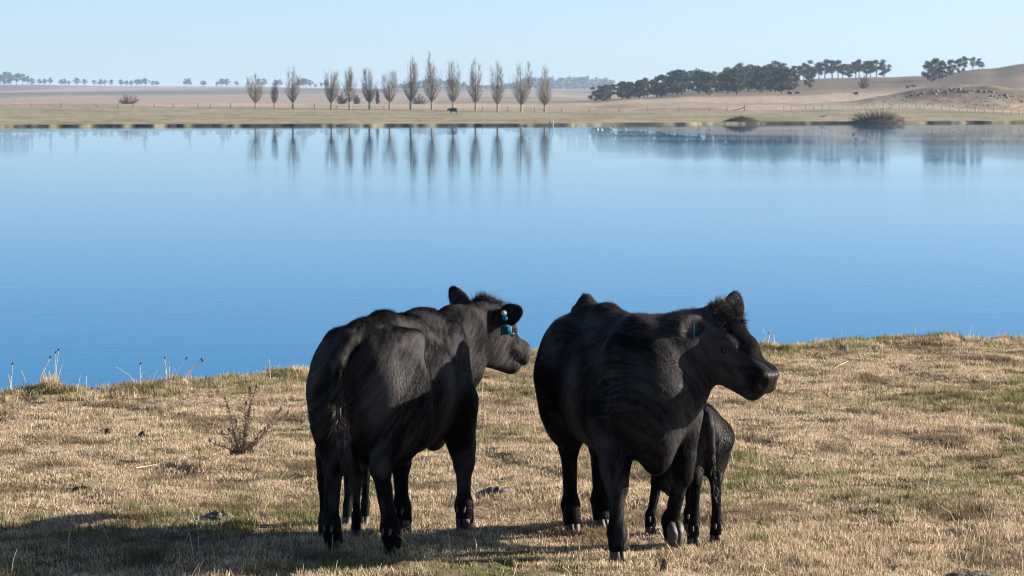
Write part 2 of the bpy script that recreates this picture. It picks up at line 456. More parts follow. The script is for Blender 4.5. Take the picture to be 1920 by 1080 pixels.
class Sculpt:
    def __init__(s, lo, hi, h):
        s.lo = np.asarray(lo, float); s.h = h
        s.n = np.ceil((np.asarray(hi, float) - s.lo) / h).astype(int) + 1
        s.f = np.full(s.n, 0.5, np.float32)
    def _sub(s, lo, hi):
        a = np.maximum(np.floor((lo - s.lo) / s.h).astype(int), 0)
        b = np.minimum(np.ceil((hi - s.lo) / s.h).astype(int) + 1, s.n)
        if np.any(b <= a): return None, None
        ax = [(s.lo[i] + s.h * np.arange(a[i], b[i])).astype(np.float32) for i in range(3)]
        P = np.stack(np.meshgrid(*ax, indexing='ij'), -1)
        return tuple(slice(a[i], b[i]) for i in range(3)), P
    def _join(s, sl, d, k, op):
        f = s.f[sl]
        if op == 'sub':
            d = -d
            h = np.clip(0.5 - 0.5 * (f - d) / k, 0, 1)
            s.f[sl] = f * (1 - h) + d * h + k * h * (1 - h)
        else:
            h = np.clip(0.5 + 0.5 * (f - d) / k, 0, 1)
            s.f[sl] = f * (1 - h) + d * h - k * h * (1 - h)
    def ell(s, c, r, rot=None, k=0.05, op='add'):
        c = np.asarray(c, float); r = np.asarray(r, float)
        ext = r if rot is None else np.abs(rot) @ r
        m = k * 1.2 + 0.03
        sl, P = s._sub(c - ext - m, c + ext + m)
        if sl is None: return
        P = P - c.astype(np.float32)
        if rot is not None: P = P @ np.asarray(rot, np.float32)
        rr = r.astype(np.float32)
        k0 = np.linalg.norm(P / rr, axis=-1); k1 = np.linalg.norm(P / (rr * rr), axis=-1)
        s._join(sl, k0 * (k0 - 1) / np.maximum(k1, 1e-4), k, op)
    def cone(s, a, b, ra, rb, k=0.04, op='add'):
        a = np.asarray(a, float); b = np.asarray(b, float)
        m = max(ra, rb) + k * 1.2 + 0.03
        sl, P = s._sub(np.minimum(a, b) - m, np.maximum(a, b) + m)
        if sl is None: return
        ab = (b - a).astype(np.float32)
        t = np.clip(((P - a.astype(np.float32)) @ ab) / max(float(ab @ ab), 1e-9), 0, 1)
        d = np.linalg.norm(P - a.astype(np.float32) - t[..., None] * ab, axis=-1) - (ra + (rb - ra) * t)
        s._join(sl, d, k, op)
    def mesh(s):
        f = s.f; n = f.shape
        ins = f < 0
        cnt = np.zeros((n[0] - 1, n[1] - 1, n[2] - 1), np.int8)
        cs = [(i, j, k) for i in (0, 1) for j in (0, 1) for k in (0, 1)]
        def cor(A, c): return A[c[0]:n[0] - 1 + c[0], c[1]:n[1] - 1 + c[1], c[2]:n[2] - 1 + c[2]]
        for c in cs: cnt += cor(ins, c)
        act = (cnt > 0) & (cnt < 8)
        I = np.argwhere(act)
        vid = np.full(act.shape, -1, np.int64); vid[act] = np.arange(len(I))
        acc = np.zeros((len(I), 3)); num = np.zeros(len(I))
        for c in cs:
            for ax in range(3):
                if c[ax] == 1: continue
                d = list(c); d[ax] = 1
                fa = f[I[:, 0] + c[0], I[:, 1] + c[1], I[:, 2] + c[2]]; fb = f[I[:, 0] + d[0], I[:, 1] + d[1], I[:, 2] + d[2]]
                x = (fa < 0) != (fb < 0)
                t = np.where(x, fa / np.where(x, fa - fb, 1), 0)
                p = np.array(c, float)[None] + np.eye(3)[ax][None] * t[:, None]
                acc += p * x[:, None]; num += x
        V = s.lo + s.h * (I + acc / np.maximum(num, 1)[:, None])
        F = []
        for ax in range(3):
            a1, a2 = [(1, 2), (2, 0), (0, 1)][ax]
            sa = [slice(None)] * 3; sb = [slice(None)] * 3
            sa[ax] = slice(0, n[ax] - 1); sb[ax] = slice(1, n[ax])
            e = ins[tuple(sa)] != ins[tuple(sb)]
            E = np.argwhere(e)
            E = E[(E[:, a1] > 0) & (E[:, a2] > 0) & (E[:, a1] < n[a1] - 1) & (E[:, a2] < n[a2] - 1)]
            flip = ins[tuple(E.T)]
            q = []
            for o1, o2 in ((-1, -1), (0, -1), (0, 0), (-1, 0)):
                G = E.copy(); G[:, a1] += o1; G[:, a2] += o2
                q.append(vid[tuple(G.T)])
            q = np.stack(q, 1)
            q[~flip] = q[~flip][:, ::-1]
            F.append(q)
        return V, np.concatenate(F)

FUR = dict(base=(0.0022, 0.0022, 0.0026), tip=(0.082, 0.074, 0.074))  # tip: pale coat tone, raised to put sunlit sheen into the colour
def mat_hide():
    m, N, L, b = mat_new('black_hide')
    a = N.new('ShaderNodeAttribute'); a.attribute_name = 'muz'
    mx = N.new('ShaderNodeMix'); mx.data_type = 'RGBA'
    mx.inputs['B'].default_value = (0.020, 0.016, 0.016, 1)
    at_ = N.new('ShaderNodeAttribute'); at_.attribute_name = 'tone'
    m0 = N.new('ShaderNodeMix'); m0.data_type = 'RGBA'
    m0.inputs['A'].default_value = (*FUR['base'], 1); m0.inputs['B'].default_value = (*FUR['tip'], 1)
    L.new(at_.outputs['Fac'], m0.inputs['Factor']); L.new(m0.outputs['Result'], mx.inputs['A'])
    L.new(a.outputs['Fac'], mx.inputs['Factor']); L.new(mx.outputs['Result'], b.inputs['Base Color'])
    mr = N.new('ShaderNodeMapRange'); mr.inputs['To Min'].default_value = 0.9; mr.inputs['To Max'].default_value = 0.3
    L.new(a.outputs['Fac'], mr.inputs['Value']); L.new(mr.outputs[0], b.inputs['Roughness'])
    b.inputs['Specular IOR Level'].default_value = 0.04
    tc = N.new('ShaderNodeTexCoord')
    def nz(sx, sy, sz, det):
        mp = N.new('ShaderNodeMapping'); mp.inputs['Scale'].default_value = (sx, sy, sz); L.new(tc.outputs['Object'], mp.inputs['Vector'])
        t = N.new('ShaderNodeTexNoise'); t.inputs['Scale'].default_value = 1.0; t.inputs['Detail'].default_value = det; L.new(mp.outputs[0], t.inputs['Vector']); return t.outputs['Fac']
    ad = N.new('ShaderNodeMath'); ad.operation = 'MULTIPLY_ADD'; ad.inputs[1].default_value = 0.5
    L.new(nz(90, 90, 22, 3), ad.inputs[0]); L.new(nz(16, 16, 7, 3), ad.inputs[2])
    bp = N.new('ShaderNodeBump'); bp.inputs['Strength'].default_value = 0.55; bp.inputs['Distance'].default_value = 0.02
    L.new(ad.outputs[0], bp.inputs['Height']); L.new(bp.outputs[0], b.inputs['Normal'])
    return m
def mat_fur():
    m, N, L, b = mat_new('black_fur')
    a = N.new('ShaderNodeAttribute'); a.attribute_name = 'tone'
    mx = N.new('ShaderNodeMix'); mx.data_type = 'RGBA'
    mx.inputs['A'].default_value = (*FUR['base'], 1); mx.inputs['B'].default_value = (*FUR['tip'], 1)
    L.new(a.outputs['Fac'], mx.inputs['Factor']); L.new(mx.outputs['Result'], b.inputs['Base Color'])
    b.inputs['Roughness'].default_value = 0.5
    b.inputs['Specular IOR Level'].default_value = 0.2
    return m
M_HIDE = mat_hide(); M_FUR = mat_fur()
M_TAILFUR = mat_noise('muddy_tail_hair', (0.03, 0.022, 0.017), (0.36, 0.25, 0.17), 25.0, 0.7, 0.3)
M_HOOF = mat_noise('hoof_horn', (0.024, 0.019, 0.015), (0.070, 0.056, 0.044), 40.0, 0.55, 0.4, 0.2)
M_EYE, _n, _l, _b = mat_new('eye_gloss'); _b.inputs['Base Color'].default_value = (0.006, 0.005, 0.005, 1); _b.inputs['Roughness'].default_value = 0.25
M_TEAL = mat_noise('teal_tag_plastic', (0.001, 0.11, 0.17), (0.001, 0.13, 0.20), 30, 0.6, 0.2)
M_BLUEBTN = mat_noise('blue_button_plastic', (0.001, 0.13, 0.32), (0.001, 0.15, 0.36), 30, 0.6, 0.2)
M_WHITEBTN = mat_noise('cream_button_plastic', (0.62, 0.57, 0.46), (0.52, 0.47, 0.38), 60, 0.45, 0.5)
M_INK = mat_noise('tag_ink', (0.004, 0.006, 0.008), (0.006, 0.008, 0.01), 30, 0.6, 0.2)

def claw_mesh(s=1.0):
    """one hoof: two claws side by side, toes forward (+x), sole at z = 0"""
    mb = MB()
    for sd in (-1, 1):
        out = [(0.062, 0.004), (0.050, 0.026), (0.020, 0.042), (-0.022, 0.045), (-0.048, 0.036), (-0.055, 0.018), (-0.046, 0.003), (0.0, 0.0025)]
        rings = []
        for z, sc, dx in ((0.0, 0.98, 0.0), (0.012, 1.0, -0.002), (0.045, 0.86, -0.016), (0.075, 0.74, -0.030)):
            rings.append([(x * sc + dx, sd * (y * (0.9 + 0.1 * sc)), z) for x, y in out])
        v = [p for r in rings for p in r]; k = len(out)
        f = [(i * k + j, i * k + (j + 1) % k, (i + 1) * k + (j + 1) % k, (i + 1) * k + j) for i in range(3) for j in range(k)]
        if sd < 0: f = [q[::-1] for q in f]
        mb.add(np.array(v) * s, f)
        top = [(3 * k + j) for j in range(k)]; bot = [j for j in range(k)]
        mb.f.append(np.array([t + mb.n - len(v) for t in (top if sd > 0 else top[::-1])], np.int32)); mb.sz.append(np.array([k], np.int32))
        mb.f.append(np.array([t + mb.n - len(v) for t in (bot[::-1] if sd > 0 else bot)], np.int32)); mb.sz.append(np.array([k], np.int32))
    return mb.mesh('hoof', M_HOOF)

def dewclaw_mesh(s=1.0):
    mb = MB(); mb.tube([(0, 0, 0.018), (-0.008, 0, 0.0), (-0.016, 0, -0.016)], [0.010, 0.009, 0.005], 6)
    me = mb.mesh('dewclaw', M_HOOF, True); me.transform(Matrix.Scale(s, 4)); return me

def uv_ball(r, nu=12, nv=8):
    v = [(0, 0, r)]
    for i in range(1, nv):
        for j in range(nu):
            a, t = 2 * math.pi * j / nu, math.pi * i / nv
            v.append((r * math.sin(t) * math.cos(a), r * math.sin(t) * math.sin(a), r * math.cos(t)))
    v.append((0, 0, -r))
    f = []; sz = []
    for j in range(nu): f += [0, 1 + j, 1 + (j + 1) % nu]; sz.append(3)
    for i in range(nv - 2):
        for j in range(nu):
            a = 1 + i * nu
            f += [a + j, a + nu + j, a + nu + (j + 1) % nu, a + (j + 1) % nu]; sz.append(4)
    e = len(v) - 1; a = 1 + (nv - 2) * nu
    for j in range(nu): f += [a + j, e, a + (j + 1) % nu]; sz.append(3)
    return np.array(v), np.array(f), np.array(sz)

def ribbons(name, root, d, nrm, length, width, tone, mat, parent, droop=0.25, rng=None, curl=0.0, simple=False, rollsd=0.5):
    """hairs as narrow tapering blades, two joints each"""
    n = len(root)
    side = np.cross(d, nrm); side /= np.linalg.norm(side, axis=1)[:, None] + 1e-9
    roll = rng.normal(0, rollsd, n)[:, None]
    side = side * np.cos(roll) + nrm * np.sin(roll)
    w = width[:, None] * side * 0.5; Ls = length[:, None]
    cv = rng.normal(0, curl, (n, 3)) if curl else 0
    mid = root + d * Ls * 0.5 + cv * Ls * 0.4
    tip = root + d * Ls - nrm * Ls * droop + cv * Ls * 0.2
    if simple:
        V = np.stack([root - w, root + w, tip], 1)
        me = npmesh(name, V.reshape(-1, 3), np.arange(n * 3).reshape(-1, 3), mat, False)
        t = np.repeat(tone[:, None], 3, 1); t[:, :2] *= 0.75
        float_attr(me, 'tone', np.clip(t.ravel(), 0, 1))
        hn = nrm - d * np.sum(nrm * d, 1)[:, None] * 0.9 + rng.normal(0, 0.07, (n, 3))
        hn /= np.linalg.norm(hn, axis=1)[:, None]
        me.polygons.foreach_set('use_smooth', np.ones(n, bool))
        me.normals_split_custom_set_from_vertices(np.repeat(hn, 3, 0).tolist())
        o = obj(name, me, parent); o['kind'] = 'stuff'
        return o
    V = np.empty((n, 5, 3), np.float32)
    V[:, 0] = root - w; V[:, 1] = root + w; V[:, 2] = mid - w * 0.8; V[:, 3] = mid + w * 0.8; V[:, 4] = tip
    b = (np.arange(n) * 5)[:, None]
    f = np.concatenate([b + np.array([[0, 1, 3, 2]]), b + np.array([[2, 3, 4]])], 1).ravel()
    sz = np.tile([4, 3], n)
    me = npmesh(name, V.reshape(-1, 3), f, mat, False, sz)
    t = np.repeat(tone[:, None], 5, 1); t[:, :2] *= 0.3
    float_attr(me, 'tone', np.clip(t.ravel(), 0, 1))
    o = obj(name, me, parent); o['kind'] = 'stuff'
    return o

def sample_surface(V, F, n, rng):
    a, b, c, d = (V[F[:, i]] for i in range(4))
    T = np.concatenate([np.stack([a, b, c], 1), np.stack([a, c, d], 1)])
    cr = np.cross(T[:, 1] - T[:, 0], T[:, 2] - T[:, 0]); ar = np.linalg.norm(cr, axis=1)
    i = rng.choice(len(T), n, p=ar / ar.sum())
    u, v = rng.random(n), rng.random(n); m = u + v > 1; u[m] = 1 - u[m]; v[m] = 1 - v[m]
    P = T[i, 0] + u[:, None] * (T[i, 1] - T[i, 0]) + v[:, None] * (T[i, 2] - T[i, 0])
    return P, cr[i] / (ar[i][:, None] + 1e-12)

def beast(name, label, group, world_xy, heading, feet, poll, head_yaw, head_pitch, ears, sb=1.0, sl=1.0, h=0.0115,
          hairs=60000, tail=None, seed=1, lifted=None, udder=False, crest=False, wz=0.0, mud=False, shag=1.0, far=False, leg_r=1.0, head_s=1.0, category='cow', kind_name=None, fat=1.0):
    """one bovine. feet: hind left, hind right, front left, front right as world points on the ground.
    poll: world point. Local axes: x ahead, y to its left."""
    rng = np.random.default_rng(seed)
    z0 = gz(*world_xy)
    root = empty(name, (world_xy[0], world_xy[1], z0), heading)
    ch, sh = math.cos(heading), math.sin(heading)
    def loc(p):
        dx, dy = p[0] - world_xy[0], p[1] - world_xy[1]
        return np.array([dx * ch + dy * sh, -dx * sh + dy * ch, p[2] - z0])
    def Q(x, y, z):
        zz = (z - 0.5) * sb + 0.5 * sl if z > 0.5 else z * sl
        return np.array([x * sb * LN, y * sb * (fat if z > 0.45 else 1.0), zz])
    LN = 0.94 if sb > 0.8 else 0.86
    def Rr(*r): return np.array(r) * sb
    lfeet = [loc(p) for p in feet]
    lp = loc(poll)
    lo = np.array([-1.10 * sb, -0.62 * sb, -0.06]); hi = np.array([0.9 * sb, 0.62 * sb, 1.55 * sb + (sl - sb) * 0.5])
    lo = np.minimum(lo, lp - 0.62 * sb); lo[2] = -0.06
    hi = np.maximum(hi, lp + np.array([0.62, 0.62, 0.35]) * sb)
    for p in lfeet: lo = np.minimum(lo, p - 0.15); hi = np.maximum(hi, p + 0.15)
    lo[2] = min(p[2] for p in lfeet) - 0.05
    s = Sculpt(lo, hi, h)
    E = lambda x, y, z, a, b_, c, k=0.08, rot=None, op='add': s.ell(Q(x, y, z), np.array([a, b_ * fat, c]) * sb, rot, k * sb, op)
    K = lambda p, q, ra, rb, k=0.06, op='add': s.cone(p, q, ra * sb, rb * sb, k * sb, op)
    ry = lambda a: np.array([[math.cos(a), 0, math.sin(a)], [0, 1, 0], [-math.sin(a), 0, math.cos(a)]])
    # trunk
    E(-0.08, 0, 0.855, 0.66, 0.305 if sb > 0.8 else 0.215, 0.385 if sb > 0.8 else 0.34, 0.05)
    E(0.38, 0, 0.90, 0.32, 0.225, 0.375, 0.12)
    E(-0.56, 0, 0.99, 0.30, 0.268, 0.27, 0.10)
    K(Q(-0.72, 0, 1.195), Q(-0.30, 0, 1.215), 0.055, 0.065, 0.10)
    if crest: E(-0.70, 0, 1.275, 0.070, 0.040, 0.060, 0.08)
    K(Q(-0.30, 0, 1.215), Q(0.38, 0, 1.205 + wz), 0.065, 0.06, 0.10)
    E(0.36, 0, 1.15 + wz, 0.24, 0.085, 0.13, 0.10)
    E(0.59, 0, 0.66, 0.14, 0.105, 0.22, 0.10)
    E(0.54, 0, 0.88, 0.19, 0.17, 0.27, 0.10)
    for sd in (-1, 1):
        E(-0.43, sd * 0.220, 1.150, 0.095, 0.06, 0.055, 0.11)          # hooks
        E(-0.76, sd * 0.115, 1.06, 0.085, 0.06, 0.10, 0.07)            # pins
        E(-0.58, sd * 0.175, 0.82, 0.25, 0.135, 0.34, 0.10, ry(-0.12)) # thigh
        E(0.40, sd * 0.175, 0.93, 0.14, 0.075, 0.27, 0.06, ry(0.22))   # shoulder blade
        E(0.52, sd * 0.155, 0.80, 0.12, 0.085, 0.14, 0.06)              # point of the shoulder
        E(-0.24, sd * 0.350, 1.07, 0.14, 0.06, 0.11, 0.10, None, 'sub')# hollow of the flank
        E(0.14, sd * 0.350, 0.98, 0.05, 0.035, 0.26, 0.08, ry(0.15), 'sub')
    E(-0.98, 0, 0.80, 0.16, 0.030, 0.27, 0.06, None, 'sub')            # cleft below the tail
    if udder:
        E(-0.40, 0, 0.56, 0.17, 0.13, 0.10, 0.06)
        for tx in (-0.47, -0.34):
            for sd in (-1, 1): K(Q(tx, sd * 0.06, 0.50), Q(tx, sd * 0.065, 0.435), 0.018, 0.012, 0.02)
    # legs
    hoofs = []
    lr = leg_r
    for i, ft in enumerate(lfeet):
        sd = 1 if i % 2 == 0 else -1
        lift = lifted is not None and i == lifted
        fz = ft[2]
        if i < 2:
            hip = Q(-0.55, sd * 0.17, 0.88); stf = Q(-0.47, sd * 0.19, 0.70)
            hock = np.array([ft[0] - 0.085 * sl, (ft[1] * 0.58 + sd * 0.115 * sb * 0.42), fz + 0.475 * sl])
            fet = np.array([ft[0] - 0.055 * sl, ft[1], fz + 0.155 * sl]); cor = np.array([ft[0] - 0.02 * sl, ft[1], fz + 0.07 * sl])
            cf = 1.3 if sb < 0.8 else 1.0
            K(hip, stf, 0.16 * lr * cf, 0.125 * lr * cf, 0.08)
            K(stf, hock + np.array([0.05, 0, 0.09]) * sl, 0.125 * lr * cf, 0.072 * lr * cf, 0.06)
            K(hock + np.array([0.05, 0, 0.09]) * sl, hock, 0.072 * lr, 0.056 * lr, 0.05)
            K(hock + np.array([-0.012, 0, 0.03]) * sl, hock + np.array([-0.016, 0, 0.0]) * sl, 0.045 * lr, 0.045 * lr, 0.03)
            K(hock, fet, 0.049 * lr, 0.036 * lr, 0.03)
            K(stf + np.array([-0.14, 0, 0.02]) * sb, hock + np.array([-0.018, 0, 0.05]) * sl, 0.07 * lr, 0.022 * lr, 0.06)   # hamstring
        else:
            elb = Q(0.40, sd * 0.20, 0.74); knee = np.array([elb[0] * 0.35 + ft[0] * 0.65 + 0.02 * sl, elb[1] * 0.35 + ft[1] * 0.65, fz + 0.40 * sl])
            fet = np.array([ft[0] - 0.03 * sl, ft[1], fz + 0.145 * sl]); cor = np.array([ft[0] - 0.012 * sl, ft[1], fz + 0.07 * sl])
            if lift:
                knee = knee + np.array([0.07, 0, 0.03]); fet = np.array([ft[0] - 0.05, ft[1], fz + 0.145]); cor = np.array([ft[0] - 0.025, ft[1], fz + 0.075])
            K(elb, knee + (elb - knee) * 0.25, 0.125 * lr, 0.072 * lr, 0.08)
            K(knee + (elb - knee) * 0.25, knee, 0.072 * lr, 0.060 * lr, 0.04)
            K(knee + np.array([0.012, 0, 0.015]) * sl, knee + np.array([0.010, 0, -0.03]) * sl, 0.052 * lr, 0.05 * lr, 0.03)
            K(knee, fet, 0.048 * lr, 0.036 * lr, 0.03)
        K(fet, fet + np.array([0.0, 0, 0.02]), 0.052 * lr, 0.045 * lr, 0.03)
        K(fet, cor, 0.050 * lr, 0.052 * lr, 0.02)
        hoofs.append((ft, fet, lift))
    # head frame
    cp, sp_ = math.cos(head_pitch), math.sin(head_pitch)
    cy, sy = math.cos(head_yaw), math.sin(head_yaw)
    HR = np.array([[cy, -sy, 0], [sy, cy, 0], [0, 0, 1]]) @ np.array([[cp, 0, sp_], [0, 1, 0], [-sp_, 0, cp]])
    hs = sb * head_s
    HO = lp - HR @ (np.array([-0.05, 0, 0.145]) * hs)
    Hp = lambda x, y, z: HO + HR @ (np.array([x, y, z]) * hs)
    HE = lambda x, y, z, a, b_, c, k=0.04, op='add', rot=None: s.ell(Hp(x, y, z), np.array([a, b_, c]) * hs, HR if rot is None else HR @ rot, k * hs, op)
    HK = lambda p, q, ra, rb, k=0.04, op='add': s.cone(Hp(*p), Hp(*q), ra * hs, rb * hs, k * hs, op)
    # neck
    nb = Q(0.46, 0, 1.06 + wz * 0.6); nl = Q(0.60, 0, 0.86)
    top = Hp(-0.07, 0, 0.03); thr = Hp(-0.03, 0, -0.10)
    mid = (nb + top) / 2 + np.array([0.03, 0, 0.02]) * sb
    K(nb, mid, 0.165, 0.140, 0.10); K(mid, top, 0.140, 0.105, 0.07)
    ml = (nl + thr) / 2 + np.array([0, 0, -0.05]) * sb
    K(nl, ml, 0.165, 0.140, 0.10); K(ml, thr, 0.140, 0.105, 0.06)
    K(Q(0.68, 0, 0.64), ml + np.array([0.05, 0, -0.10]) * sb, 0.055, 0.045, 0.08)   # dewlap
    # head
    HE(0.0, 0, 0.010, 0.14, 0.118, 0.135, 0.05)
    HK((0.05, 0, 0.005), (0.33, 0, -0.030), 0.108, 0.080, 0.04)
    HK((0.02, 0, 0.07), (0.20, 0, 0.050), 0.076, 0.055, 0.04)
    for sd in (-1, 1):
        HE(0.045, sd * 0.055, -0.11, 0.130, 0.055, 0.115, 0.05)
        HE(0.120, sd * 0.088, 0.055, 0.060, 0.032, 0.030, 0.022)
        HE(0.17, sd * 0.080, -0.025, 0.10, 0.026, 0.032, 0.03)
        HE(0.125, sd * 0.130, 0.012, 0.032, 0.022, 0.020, 0.012, 'sub')
        HE(0.25, sd * 0.105, 0.005, 0.07, 0.022, 0.030, 0.03, 'sub')
    HE(-0.055, 0, 0.105, 0.060, 0.078, 0.058, 0.05)
    for sd in (-1, 1):
        HE(0.345, sd * 0.042, 0.004, 0.060, 0.046, 0.048, 0.03)
        HE(0.358, sd * 0.044, -0.052, 0.052, 0.048, 0.046, 0.03)
        HE(0.312, sd * 0.026, -0.118, 0.052, 0.034, 0.030, 0.03)
    HE(0.385, 0, -0.022, 0.022, 0.052, 0.046, 0.03)
    HK((0.05, 0, -0.150), (0.325, 0, -0.115), 0.068, 0.052, 0.03)
    HE(0.335, 0, -0.094, 0.080, 0.12, 0.004, 0.008, 'sub')
    for sd in (-1, 1):
        HE(0.402, sd * 0.056, -0.012, 0.024, 0.017, 0.024, 0.010, 'sub')
    # ears (direction given in the head's yaw frame: ahead, left, up)
    ear_tip = []
    for sd, (ed, en, el) in zip((1, -1), ears):
        ed = np.array([[cy, -sy, 0], [sy, cy, 0], [0, 0, 1]]) @ np.array(ed, float); ed /= np.linalg.norm(ed)
        en = np.array([[cy, -sy, 0], [sy, cy, 0], [0, 0, 1]]) @ np.array(en, float)
        A = rot_axes(ed, en)                      # x along the ear, z towards its opening
        b0 = Hp(-0.045, sd * 0.112, 0.045)
        s.cone(b0, b0 + A[:, 0] * 0.05 * hs, 0.042 * hs, 0.040 * hs, 0.03 * hs)
        s.ell(b0 + A[:, 0] * el * 0.48 * hs, np.array([el * 0.44, 0.068, 0.024]) * hs, A, 0.02 * hs)
        s.ell(b0 + A[:, 0] * el * 0.80 * hs, np.array([el * 0.26, 0.040, 0.018]) * hs, A, 0.02 * hs)
        s.ell(b0 + A[:, 0] * el * 0.58 * hs + A[:, 2] * 0.032 * hs, np.array([el * 0.40, 0.050, 0.022]) * hs, A, 0.012 * hs, 'sub')
        ear_tip.append((b0, A, el * hs))
    # tail
    tp = []
    if tail is not None:
        tp = [Q(-0.66, 0, 1.19)] + [Q(*p) for p in tail]
        rr_ = np.linspace(0.050, 0.022, len(tp))
        for i in range(len(tp) - 1):
            K(tp[i], tp[i + 1], rr_[i], rr_[i + 1], 0.03)
    V, Fq = s.mesh()
    def fur_tone(p):
        zt_ = (p[:, 2] - 0.5 * sl) / sb + 0.5
        t = 0.30 + 1.9 * (fbm(p[:, 0] * 4.5 + 3, p[:, 2] * 3.0 + p[:, 1] * 5, 77, 3) - 0.45)  # greyer noise patches paint the sheen of the coat
        lg = np.clip((0.62 - zt_) / 0.12, 0, 1)
        al = p[:, 0] * 0.79 + p[:, 2] * 0.61; ac = -p[:, 0] * 0.61 + p[:, 2] * 0.79 + p[:, 1] * 0.9
        body_l = fbm(ac * 75, al * 13, 78, 2); leg_l = fbm((p[:, 0] + p[:, 1] * 0.8) * 60, p[:, 2] * 11, 79, 2)
        t = t + 0.8 * ((body_l * (1 - lg) + leg_l * lg) - 0.5)      # locks of hair along the lie of the coat
        return np.clip(t - 0.25 * np.clip((0.66 - zt_) / 0.15, 0, 1), 0, 1)
    me = npmesh('body', V, Fq, M_HIDE, True)
    hv = (V - HO) @ HR / hs
    def near_muz(q): return np.clip((q[:, 0] - 0.372) / 0.02, 0, 1) * np.clip((q[:, 2] + 0.088) / 0.02, 0, 1) * (np.abs(q[:, 1]) < 0.1)
    float_attr(me, 'muz', near_muz(hv))
    float_attr(me, 'tone', np.clip(fur_tone(V) - 0.10, 0, 1) * 0.8)
    body = obj('body', me, root)
    # hooves
    cm = claw_mesh(sl * (0.98 if sl > 0.9 else 0.92) * (lr if lr < 1 else 1)); dm = dewclaw_mesh(sl)
    for i, (ft, fet, lift) in enumerate(hoofs):
        o = obj('hoof', cm, root); o.location = Vector(ft) + Vector((0.0, 0, 0.0))
        toe = (0.10 if i % 2 == 0 else -0.10)
        o.rotation_euler = (0, R(52) if lift else 0, toe)
        if lift: o.location = Vector(ft) + Vector((-0.01, 0, 0.05))
        if far: continue
        for dsd in (-1, 1):
            d = obj('dewclaw', dm, root); d.location = Vector(fet) + Vector((-0.044 * sl, dsd * 0.020 * sl, -0.018 * sl)); d.rotation_euler = (0, 0, toe)
    tag(root, label, category, group)
    if far: return root
    # eyes
    ev, ef, es = uv_ball(0.019 * hs, 16, 10)
    em = npmesh('eye', ev, ef, M_EYE, True, es)
    for sd in (-1, 1):
        o = obj('eye', em, root); o.location = Vector(Hp(0.125, sd * 0.099, 0.012))
    # coat
    P, Nn = sample_surface(V, Fq, hairs, rng)
    q = (P - HO) @ HR / hs
    onhead = (q[:, 0] > -0.03) & (np.linalg.norm(q - np.array([0.2, 0, 0]), axis=1) < 0.36)
    keep = ~(near_muz(q) > 0.05)
    ed_ = np.minimum(np.linalg.norm(q - np.array([0.125, 0.106, 0.012]), axis=1), np.linalg.norm(q - np.array([0.125, -0.106, 0.012]), axis=1))
    keep &= ed_ > 0.024
    P, Nn, q, onhead = P[keep], Nn[keep], q[keep], onhead[keep]
    n = len(P)
    zt = (P[:, 2] - 0.5 * sl) / sb + 0.5
    leg = np.clip((0.62 - zt) / 0.15, 0, 1)
    flow = np.tile([-0.80, 0.0, -0.62], (n, 1))
    flow = flow * (1 - leg[:, None]) + np.array([-0.1, 0, -1.0]) * leg[:, None]
    flow[onhead] = HR @ np.array([0.9, 0, -0.35])
    wob = np.stack([vnoise(P[:, 0] * 9 + 7, P[:, 2] * 9 + P[:, 1] * 7, 3 + i) - 0.5 for i in range(3)], 1)
    flow = flow + wob * 0.9 + rng.normal(0, 0.16, (n, 3))
    flow -= Nn * np.sum(flow * Nn, 1)[:, None]
    flow /= np.linalg.norm(flow, axis=1)[:, None] + 1e-9
    ridge = np.clip((Nn[:, 2] - 0.72) / 0.2, 0, 1) * np.clip((zt - 1.02) / 0.1, 0, 1)
    cl = vnoise(P[:, 0] * 26, P[:, 1] * 26 + P[:, 2] * 19, 12)
    length = 0.011 + 0.006 * cl + 0.022 * ridge * cl * (vnoise(P[:, 0] * 7, P[:, 1] * 3, 55) > 0.4)
    length = np.where(leg > 0.5, 0.009 + 0.004 * cl, length)
    length = np.where(onhead, 0.007 + 0.003 * cl, length)
    brisk = (P[:, 0] > 0.5 * sb) & (zt < 0.95) & (zt > 0.5) & ~onhead
    length = np.where(brisk, 0.014 + 0.014 * cl, length)
    ear = np.zeros(n, bool)
    for b0, A, el in ear_tip:
        qq = (P - b0) @ A
        ear |= (qq[:, 0] > 0.05 * hs) & (qq[:, 0] < el * 1.1) & (np.abs(qq[:, 1]) < 0.08 * hs) & (np.abs(qq[:, 2]) < 0.06 * hs)
    length = np.where(ear, 0.012 + 0.010 * cl, length)
    length = length * shag * sb ** 0.4 * (1 + 0.25 * rng.normal(0, 1, n).clip(-1.5, 2))
    lift_ = 0.20 + 0.28 * ridge + 0.08 * brisk + rng.normal(0, 0.06, n)
    lift_[ear] += 0.25
    d = flow * np.cos(lift_)[:, None] + Nn * np.sin(lift_)[:, None]
    tone = np.clip(fur_tone(P) + rng.normal(0, 0.05, n) + 0.12 * brisk + 0.30 * onhead, 0, 1)  # head hairs toned paler, painting a sunlit brow and face
    ribbons('coat', P - Nn * 0.0005, d, Nn, np.maximum(length, 0.006), np.full(n, 0.0017), tone, M_FUR, root, 0.04, rng, simple=True, rollsd=0.3)
    # poll tuft and crest tufts
    pm = np.linalg.norm((q - np.array([-0.035, 0, 0.13])) / np.array([0.11, 0.10, 0.08]), axis=1) < 1
    pi = np.nonzero(pm)[0]
